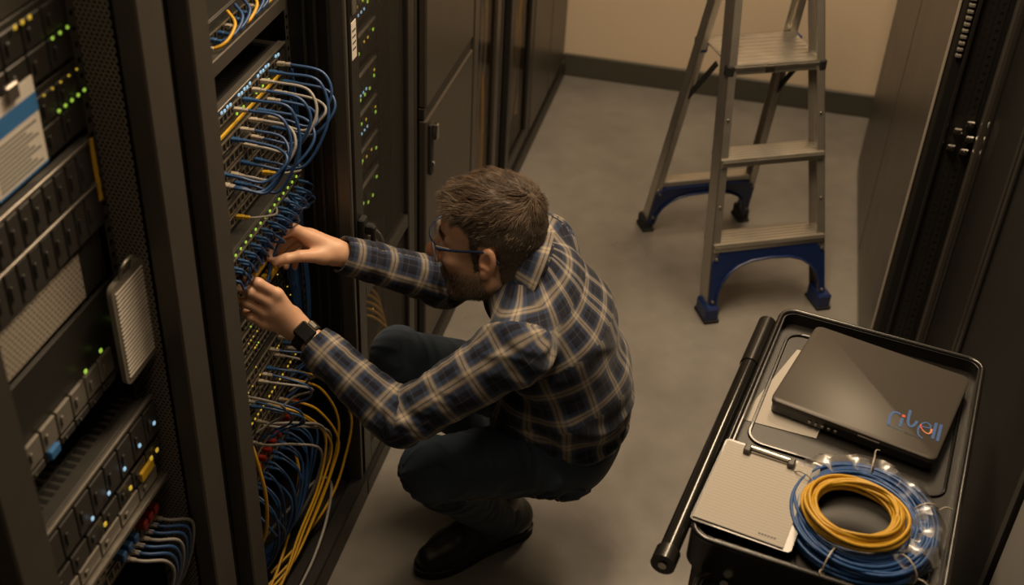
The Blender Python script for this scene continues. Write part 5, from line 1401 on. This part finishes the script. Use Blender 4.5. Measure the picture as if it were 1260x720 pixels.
# ---------------------------------------------------------------- clothes
def seg_param(V, a, b):
    d = b - a; L = np.linalg.norm(d); d = d / L
    t = (V - a) @ d
    return t, L, d
ARMS = {s: [(J['sh' + s], J['el' + s]), (J['el' + s], J['wr' + s])] for s in 'LR'}
SPINE = [J['p0'] + np.array([0, 0, -0.12]), J['p0'], J['p1'], J['p2'], J['p3'], J['nk'] + np.array([-0.01, 0, 0.06])]
def cloth_params(V, kinds):
    """for every vertex: part id, s along, angle*radius around"""
    best = np.full(len(V), 1e9); part = np.zeros(len(V), int); S = np.zeros(len(V)); A = np.zeros(len(V)); T = np.zeros(len(V))
    for pid, chain, radius, ref, ysc, bias in kinds:
        s0 = 0
        for k, (a, b) in enumerate(chain):
            t, L, d = seg_param(V, a, b)
            tc = np.clip(t, 0, L); R = V - (a + tc[:, None] * d)
            R2 = R.copy(); R2[:, 1] /= ysc
            dist = np.linalg.norm(R2, axis=1) - bias
            e1 = ref - d * ref.dot(d); e1 /= np.linalg.norm(e1); e2 = np.cross(d, e1)
            ang = np.arctan2(R @ e2, R @ e1)
            m = dist < best
            best[m] = dist[m]; part[m] = pid; S[m] = (s0 + np.clip(t, -0.3 if k == 0 else 0, L + (0.3 if k == len(chain) - 1 else 0)))[m]; A[m] = ang[m]; T[m] = radius
            s0 += L
    return part, S, A, T
spine = list(zip(SPINE[:-1], SPINE[1:]))
SK = [(0, spine, 0.150, np.array([-1.0, 0, 0.001]), 1.45, 0.115), (1, ARMS['L'], 0.052, np.array([0.0, 0.3, -1.0]), 1.0, 0.062), (2, ARMS['R'], 0.052, np.array([0.0, 0.3, -1.0]), 1.0, 0.062)]

def uv_from(o, F, part, S, A, T):
    me = o.data; uv = me.uv_layers.new(name='cloth')
    fp = part[F]; pid = fp[:, 0]
    a = A[F].copy(); a0 = a[:, :1]
    a = a0 + (a - a0 + math.pi) % (2 * math.pi) - math.pi
    rad = T[F][:, :1]
    U = a * rad; W = S[F].copy()
    mixed = (fp != fp[:, :1]).any(1)
    U[mixed] = U[mixed].mean(1)[:, None]; W[mixed] = W[mixed][:, :1]
    U = U + (pid * 0.037)[:, None]
    uv.data.foreach_set('uv', np.stack([U, W], -1).astype(np.float32).ravel())

shirt = Field((-0.82, 1.62, 0.30), (-0.09, 2.34, 1.00), 0.004)
for a, b, ra, rb in (('p0', 'p1', .118, .116), ('p1', 'p2', .116, .118), ('p2', 'p3', .118, .092)):
    shirt.cap(J[a], J[b], ra, rb, 0.03, ysc=1.42, yc=2.03)
shirt.cap(J['p1'], np.array([-0.335, 2.01, 0.52]), .11, .10, 0.03, ysc=1.3, yc=2.02)
shirt.cap(J['p3'], J['shL'], .078, .066, 0.035); shirt.cap(J['p3'], J['shR'], .078, .066, 0.035)
shirt.cap(J['p3'], J['nk'] + np.array([0.012, 0, -0.008]), .085, .070, 0.03)
def along(a, b, t): return a + (b - a) * t
for s, tend in (('L', 0.845), ('R', 0.965)):
    shirt.cap(J['sh' + s], J['el' + s], .069, .053, 0.030)
    cu = along(J['el' + s], J['wr' + s], tend + 0.08)
    shirt.cap(J['el' + s], cu, .054, .0385, 0.016)
    ce = along(J['el' + s], J['wr' + s], tend); ax = J['wr' + s] - J['el' + s]; ax = ax / np.linalg.norm(ax)
    shirt.cap(ce - ax * 0.050, ce + ax * 0.02, .0415, .0395, 0.004)                      # cuff band
    shirt.cut(ce, ax, ce - 0.055 + np.minimum(0, ax) * 0.05, ce + 0.055 + np.maximum(0, ax) * 0.05)
    shirt.cap(ce - ax * 0.035, ce + ax * 0.05, .0335, .0345, 0.004, 's')                 # opening of the sleeve
shirt.cut((-0.25, 2.05, 0.368), (0.10, 0.0, -1.0), (-0.5, 1.7, 0.28), (-0.05, 2.36, 0.47))
sV_, sF_ = shirt.mesh(1); del shirt
part, S, A, T = cloth_params(sV_, SK)
rho = np.zeros(len(sV_))
for _a, _b in spine:
    _t, _L, _d = seg_param(sV_, _a, _b); _in = (_t > -0.3) & (_t < _L + 0.3)
    _r = sV_ - (_a + np.clip(_t, 0, _L)[:, None] * _d); _r[:, 1] /= 1.3; _n = np.linalg.norm(_r, axis=1)
    rho = np.where(rho == 0, _n, np.minimum(rho, _n))
N_ = vnormals(sV_, sF_)
# folds: rings around elbows and armpits, slanting drapes on the trunk
def folds(V, part, S, A):
    d = np.zeros(len(V))
    for s, pid in (('L', 1), ('R', 2)):
        m = part == pid; L1 = np.linalg.norm(J['el' + s] - J['sh' + s]); L2 = np.linalg.norm(J['wr' + s] - J['el' + s])
        sv, av = S[m], A[m]
        nz = vnoise(np.stack([sv * 42 + 2.2 * np.sin(av + pid), np.cos(av) * 1.3 + 5, np.sin(av) * 1.3 + 9], 1))
        rid = (1 - np.abs(2 * nz - 1)) ** 2
        nz2 = vnoise(np.stack([sv * 22 + 1.5 * np.cos(av * 2), np.cos(av) * 2 + 15, np.sin(av) * 2 + 3], 1)) - 0.5
        w = 0.35 + 0.9 * np.exp(-((sv - L1) / 0.07) ** 2) + 0.6 * np.exp(-(sv / 0.06) ** 2) + 0.5 * np.exp(-((sv - L1 - L2 * 0.75) / 0.05) ** 2)
        w *= ss(L1 + L2 * 0.83 - sv, 0.0, 0.03) * 0.9 + 0.1
        d[m] = w * (0.0075 * (rid - 0.4) + 0.006 * nz2)
    m = part == 0
    sv, av = S[m], A[m]; P = V[m]
    nz = vnoise(np.stack([(P[:, 2] * 0.9 + P[:, 0] * 0.5) * 26 + 1.5 * vnoise(P * 9), P[:, 1] * 5 + 3, P[:, 0] * 6], 1))
    rid = (1 - np.abs(2 * nz - 1)) ** 2
    nz2 = vnoise(P * np.array([14, 11, 17]) + 4) - 0.5
    low = 0.35 + 0.8 * ss(0.66 - P[:, 2], 0.0, 0.15)
    d[m] = low * (0.011 * (rid - 0.4)) + 0.010 * nz2
    return d
sd = folds(sV_, part, S, A) * 1.35
for _ in range(6): sd = lap_smooth(np.repeat(sd[:, None], 3, 1), sF_, 0.5)[:, 0]
sV_ = sV_ + N_ * sd[:, None]
sV_ = lap_smooth(sV_, sF_, 0.5)

def plaid_mat():
    m, nt, N, L, b = new_mat('plaid_flannel')
    uv = N.new('ShaderNodeUVMap'); uv.uv_map = 'cloth'; sp = N.new('ShaderNodeSeparateXYZ')
    nzw = N.new('ShaderNodeTexNoise'); nzw.inputs['Scale'].default_value = 900; L.new(uv.outputs[0], nzw.inputs['Vector'])
    L.new(uv.outputs[0], sp.inputs[0])
    nv, bk, sl, cr_ = (0.007, 0.010, 0.026), (0.004, 0.005, 0.012), (0.034, 0.052, 0.105), (0.40, 0.345, 0.275)
    md = (0.14, 0.13, 0.125)
    stops = [(0.0, nv), (0.15, nv), (0.16, (0.06, 0.065, 0.08)), (0.175, (0.06, 0.065, 0.08)), (0.185, nv), (0.33, bk), (0.37, sl), (0.46, sl), (0.50, md),
             (0.54, cr_), (0.59, cr_), (0.61, md), (0.625, md), (0.645, cr_), (0.70, cr_), (0.74, md), (0.78, sl), (0.86, sl), (0.89, bk), (1.0, nv)]
    def ramp(sock, per, o):
        fr_ = mth(N, L, 'FRACT', mth(N, L, 'ADD', mth(N, L, 'DIVIDE', sock, per), 20 + o))
        r = N.new('ShaderNodeValToRGB'); cr = r.color_ramp
        cr.elements[0].position = stops[0][0]; cr.elements[0].color = (*stops[0][1], 1)
        cr.elements[1].position = stops[-1][0]; cr.elements[1].color = (*stops[-1][1], 1)
        for p, c in stops[1:-1]:
            e = cr.elements.new(p); e.color = (*c, 1)
        L.new(fr_, r.inputs[0]); return r.outputs[0]
    a, c = ramp(sp.outputs['X'], 0.070, 0.1), ramp(sp.outputs['Y'], 0.076, 0.35)
    mx = N.new('ShaderNodeMix'); mx.data_type = 'RGBA'; mx.inputs['Factor'].default_value = 0.5
    L.new(a, mx.inputs['A']); L.new(c, mx.inputs['B'])
    m2 = N.new('ShaderNodeMix'); m2.data_type = 'RGBA'; m2.blend_type = 'MULTIPLY'; m2.inputs['Factor'].default_value = 0.5
    L.new(mx.outputs['Result'], m2.inputs['A'])
    rp = N.new('ShaderNodeValToRGB'); rp.color_ramp.elements[0].color = (0.5, 0.5, 0.5, 1); rp.color_ramp.elements[1].color = (1.3, 1.3, 1.3, 1); L.new(nzw.outputs['Fac'], rp.inputs[0]); L.new(rp.outputs[0], m2.inputs['B'])
    L.new(m2.outputs['Result'], b.inputs['Base Color'])
    b.inputs['Roughness'].default_value = 0.85; b.inputs['Sheen Weight'].default_value = 0.12; b.inputs['Specular IOR Level'].default_value = 0.25
    bp = N.new('ShaderNodeBump'); bp.inputs['Strength'].default_value = 0.25; bp.inputs['Distance'].default_value = 0.001
    L.new(nzw.outputs['Fac'], bp.inputs['Height']); L.new(bp.outputs['Normal'], b.inputs['Normal'])
    return m
MT['plaid'] = plaid_mat()
so = mesh_obj('shirt', sV_, sF_, MT['plaid'], person, 180); tag(so, 'navy and cream plaid flannel shirt')
uv_from(so, sF_, part, np.where(part == 0, S - 1.0 * np.maximum(rho - 0.10, 0), S), A, T)

# collar: stand, fold and leaf around the neck
NC = J['nk'] + np.array([0.004, 0.0, 0.012]); nax = hw((-0.015, 0, -0.03)) - NC; nax /= np.linalg.norm(nax)
nf = HF - nax * HF.dot(nax); nf /= np.linalg.norm(nf); nl = np.cross(nax, nf)
V = []; UV = []; nphi = 44
prof = [(0.066, -0.020), (0.064, 0.010), (0.0645, 0.030), (0.069, 0.036), (0.075, 0.030), (0.084, 0.010), (0.092, -0.008), (0.0895, -0.009), (0.081, 0.008), (0.0725, 0.024)]
for i in range(nphi):
    ph = math.radians(22 + 316 * i / (nphi - 1)); e = abs(ph - math.pi) / math.pi
    tip = max(0.0, e - 0.70) / 0.18
    for j, (r_, h_) in enumerate(prof):
        rr_ = r_ * (1.0 + 0.10 * e); hh_ = h_ - 0.034 * e * e
        if j in (5, 6, 7, 8): rr_ += 0.018 * tip * (1 if j in (6, 7) else 0.4); hh_ -= 0.020 * tip * (1 if j in (6, 7) else 0.4)
        V.append(NC + nax * hh_ + rr_ * (nf * math.cos(ph) * 1.03 + nl * math.sin(ph)))
        UV.append((ph * 0.085, 0.30 + sum(math.dist(prof[k], prof[k - 1]) for k in range(1, j + 1))))
F = []; m_ = len(prof)
for i in range(nphi - 1):
    for j in range(m_):
        F.append((i * m_ + j, (i + 1) * m_ + j, (i + 1) * m_ + (j + 1) % m_, i * m_ + (j + 1) % m_))
F += [tuple(range(m_))]; F += [tuple((nphi - 1) * m_ + j for j in range(m_))[::-1]]
co = mesh_obj('collar', V, F, MT['plaid'], person, 60)
fix_normals(co)
uvl = co.data.uv_layers.new(name='cloth')
for lp_ in co.data.loops: uvl.data[lp_.index].uv = UV[lp_.vertex_index]
# dark undershirt seen in the open collar
us = Field((-0.52, 1.90, 0.70), (-0.30, 2.10, 0.92), 0.004)
us.cap(J['p3'] + np.array([-0.035, 0, -0.01]), J['nk'] + np.array([-0.018, 0, 0.0]), .078, .060, 0.02, ysc=1.05, yc=2.0)
V, F = us.mesh(1); del us
MT['tee'] = pm('undershirt_black', (0.008, 0.008, 0.010), 0.9, 0.0, 0.2, 80)
mesh_obj('undershirt', V, F, MT['tee'], person, 180)

# jeans
jn = Field((-0.80, 1.70, 0.06), (-0.09, 2.36, 0.60), 0.004)
jn.cap(J['p0'] + np.array([0.002, 0, -0.03]), J['p0'] + np.array([0.0, 0, 0.08]), .108, .100, 0.03, ysc=1.42, yc=2.04)
for s in 'LR':
    jn.cap(J['hp' + s], J['kn' + s], .090 if s == 'L' else .098, .067, 0.035)
    jn.cap(J['kn' + s], J['an' + s] + np.array([0, 0, -0.03]), .064, .060, 0.018)
    ax = J['an' + s] - J['kn' + s]; ax /= np.linalg.norm(ax)
    ce = J['an' + s] + ax * 0.012
    jn.cut(ce, ax, ce - 0.075, ce + 0.075)
    jn.cap(ce - ax * 0.04, ce + ax * 0.06, .049, .052, 0.004, 's')
jV, jF = jn.mesh(1); del jn
JK = [(0, [(J['hpL'], J['knL']), (J['knL'], J['anL'])], 0.07, np.array([0, 0, 1.0]), 1.0, 0.07), (1, [(J['hpR'], J['knR']), (J['knR'], J['anR'])], 0.07, np.array([0, 0, 1.0]), 1.0, 0.07),
      (2, [(J['p0'], J['p1'])], 0.11, np.array([-1.0, 0, 0.001]), 1.42, 0.108)]
jp, jS, jA, jT = cloth_params(jV, JK)
jN = vnormals(jV, jF); d = np.zeros(len(jV))
for pid, s in ((0, 'L'), (1, 'R')):
    m = jp == pid; L1 = np.linalg.norm(J['kn' + s] - J['hp' + s])
    nz = vnoise(np.stack([jS[m] * 38 + 2.5 * np.cos(jA[m] + 1), np.cos(jA[m]) * 1.5 + 5, np.sin(jA[m]) * 1.5 + 1], 1)); rid = (1 - np.abs(2 * nz - 1)) ** 3
    w = 0.25 + 1.0 * np.exp(-((jS[m] - L1 - 0.06) / 0.06) ** 2) + 0.9 * np.exp(-((jS[m] - 0.02) / 0.08) ** 2)
    d[m] = w * 0.014 * (rid - 0.3) + 0.008 * (vnoise(jV[m] * 18) - 0.5)
jV = lap_smooth(jV + jN * d[:, None], jF, 0.5)
def denim():
    m, nt, N, L, b = new_mat('dark_denim')
    tc = N.new('ShaderNodeTexCoord'); n1 = N.new('ShaderNodeTexNoise'); n1.inputs['Scale'].default_value = 9; n1.inputs['Detail'].default_value = 6
    n2 = N.new('ShaderNodeTexNoise'); n2.inputs['Scale'].default_value = 600
    for n in (n1, n2): L.new(tc.outputs['Object'], n.inputs['Vector'])
    r = N.new('ShaderNodeValToRGB'); r.color_ramp.elements[0].position = 0.35; r.color_ramp.elements[0].color = (0.010, 0.022, 0.045, 1); r.color_ramp.elements[1].position = 0.75; r.color_ramp.elements[1].color = (0.030, 0.056, 0.092, 1)
    L.new(mth(N, L, 'ADD', mth(N, L, 'MULTIPLY', n1.outputs['Fac'], 0.7), mth(N, L, 'MULTIPLY', n2.outputs['Fac'], 0.3)), r.inputs[0])
    L.new(r.outputs[0], b.inputs['Base Color']); b.inputs['Roughness'].default_value = 0.8; b.inputs['Sheen Weight'].default_value = 0.1
    bp = N.new('ShaderNodeBump'); bp.inputs['Strength'].default_value = 0.3; bp.inputs['Distance'].default_value = 0.001
    L.new(n2.outputs['Fac'], bp.inputs['Height']); L.new(bp.outputs['Normal'], b.inputs['Normal'])
    return m
jo = mesh_obj('jeans', jV, jF, denim(), person, 180); tag(jo, 'dark blue jeans')
# side seam of the near leg: thread laid on the denim
MT['thread'] = pm('seam_thread', (0.16, 0.12, 0.08), 0.8)
m0 = (jp == 0); L1 = np.linalg.norm(J['knL'] - J['hpL'])
ax = (J['knL'] - J['hpL']) / L1; out = np.array([0.0, -1.0, -0.62]); out -= ax * out.dot(ax); out /= np.linalg.norm(out)
pts = []
for t in np.linspace(-0.05, 0.82, 26):
    c = J['hpL'] + ax * t * L1; rel = jV - c
    sel = (np.abs(rel @ ax) < 0.006); rs = rel[sel]
    if not len(rs): continue
    sc_ = rs @ out / (np.linalg.norm(rs - np.outer(rs @ ax, ax), axis=1) + 1e-9)
    k = np.flatnonzero(sc_ > 0.97)
    if len(k): kk = k[np.argmax(rs[k] @ out)]; pts.append(jV[sel][kk] + out * 0.0006)
if len(pts) > 4: MB().tube(catmull(pts, 3), 0.0011, 5).build('side_seam', MT['thread'], jo, 80)

# shoes
MT['leather'] = pm('black_leather', (0.010, 0.009, 0.008), 0.42, 0.0, 0.3, 40, 0.2, 250)
def shoe(heel, toe, lift, ankle, label):
    heel = np.array(heel); toe = np.array(toe); dx = toe - heel; Lf = np.linalg.norm(dx[:2]); ax = np.array([dx[0], dx[1], 0]) / Lf
    sd_ = np.array([-ax[1], ax[0], 0]); lo = np.minimum(heel, toe) - 0.08; hi = np.maximum(np.maximum(heel, toe) + 0.08, ankle + 0.09)
    lo[2] = 0.0
    F_ = Field(lo, hi, 0.0035)
    zl = lambda t: lift * (1 - t) ** 1.5          # heel lift
    P = lambda t, z, s=0.0: heel + ax * Lf * t + sd_ * s + np.array([0, 0, z + zl(t) - heel[2]])
    F_.cap(P(0.13, 0.055), P(0.40, 0.056), .043, .043, 0.02); F_.cap(P(0.40, 0.050), P(0.72, 0.042), .043, .046, 0.02); F_.cap(P(0.72, 0.042, 0.003), P(0.87, 0.036, 0.002), .046, .036, 0.02)
    F_.cap(P(0.20, 0.07), ankle, .047, .050, 0.03); F_.cap(ankle, P(0.58, 0.050), .050, .044, 0.03)
    if lift < 0.01: F_.cut(P(0.5, 0.016), (0, 0, -1), lo - 0.01, hi + 0.01)
    V, F = F_.mesh(1); del F_
    o = mesh_obj('shoe', V, F, MT['leather'], person, 180); tag(o, label)
    prof = [(0.02, 0.028), (0.10, 0.040), (0.25, 0.041), (0.45, 0.040), (0.62, 0.046), (0.78, 0.048), (0.90, 0.038), (0.97, 0.020)]
    ol = [P(t, 0, -w) for t, w in prof] + [P(1.0, 0, 0)] + [P(t, 0, w) for t, w in prof[::-1]] + [P(0.0, 0, 0)]
    C_ = catmull(ol + [ol[0]], 4)[:-1]; n = len(C_)
    V = [c + np.array([0, 0, 0.0]) for c in C_] + [c + np.array([0, 0, 0.022]) for c in C_]
    F = [tuple(range(n))[::-1], tuple(range(n, 2 * n))] + [(i, (i + 1) % n, n + (i + 1) % n, n + i) for i in range(n)]
    so_ = mesh_obj('sole', V, F, MT['rubber'], o, 50); fix_normals(so_)
    MB().tube([c + np.array([0, 0, 0.024]) for c in C_], 0.0022, 5, closed=True).build('welt', pm('welt_brown', (0.035, 0.026, 0.018), 0.6), o, 70)
    for k in range(4):
        t = 0.50 + 0.055 * k
        MB().tube(catmull([P(t, 0.062, -0.034), P(t + 0.01, 0.098 - 0.006 * k, 0.0), P(t, 0.062, 0.034)], 5), 0.003, 6).build('lace', MT['rubber'], o, 70)
shoe((-0.352, 2.128, 0.0), (-0.578, 1.892, 0.0), 0.0, J['anL'] + np.array([-0.01, -0.03, 0.07]), 'black leather boot on the near foot')
shoe((-0.385, 2.275, 0.0), (-0.620, 2.215, 0.0), 0.055, J['anR'] + np.array([0, 0, 0.01]), 'black leather boot on the far foot')

# wrist watch on the near arm
wc = along(J['elL'], J['wrL'], 0.915); wax = J['wrL'] - J['elL']; wax /= np.linalg.norm(wax)
upv = np.array([0.25, -0.62, 0.75]); upv -= wax * upv.dot(wax); upv /= np.linalg.norm(upv); wsd = np.cross(wax, upv)
V = []; F = []; n = 36
for i in range(n):
    a = 2 * math.pi * i / n; rd = math.cos(a) * upv + math.sin(a) * wsd
    for (r_, h_) in ((0.0295, -0.011), (0.0325, -0.010), (0.0325, 0.010), (0.0295, 0.011)): V.append(wc + rd * r_ + wax * h_)
for i in range(n):
    for j in range(4): F.append((i * 4 + j, i * 4 + (j + 1) % 4, ((i + 1) % n) * 4 + (j + 1) % 4, ((i + 1) % n) * 4 + j))
wt = mesh_obj('wrist_watch', V, F, MT['rubber'], person, 50); fix_normals(wt); tag(wt, 'black wrist watch with a square case')
TW = lambda v: wc + wax * v[0] + wsd * v[1] + upv * v[2]
MB(TW).rbox((-0.019, -0.017, 0.0300), (0.019, 0.017, 0.0400), 0.004).build('case', MT['cart'], wt)
MB(TW).rbox((-0.016, -0.014, 0.0400), (0.016, 0.014, 0.0408), 0.0005).build('screen', pm('watch_glass', (0.01, 0.01, 0.012), 0.08, coat=0.5), wt)
MB(TW).rbox((-0.010, 0.017, 0.026), (0.010, 0.026, 0.0335), 0.002).build('strap_buckle', MT['steel'], wt)
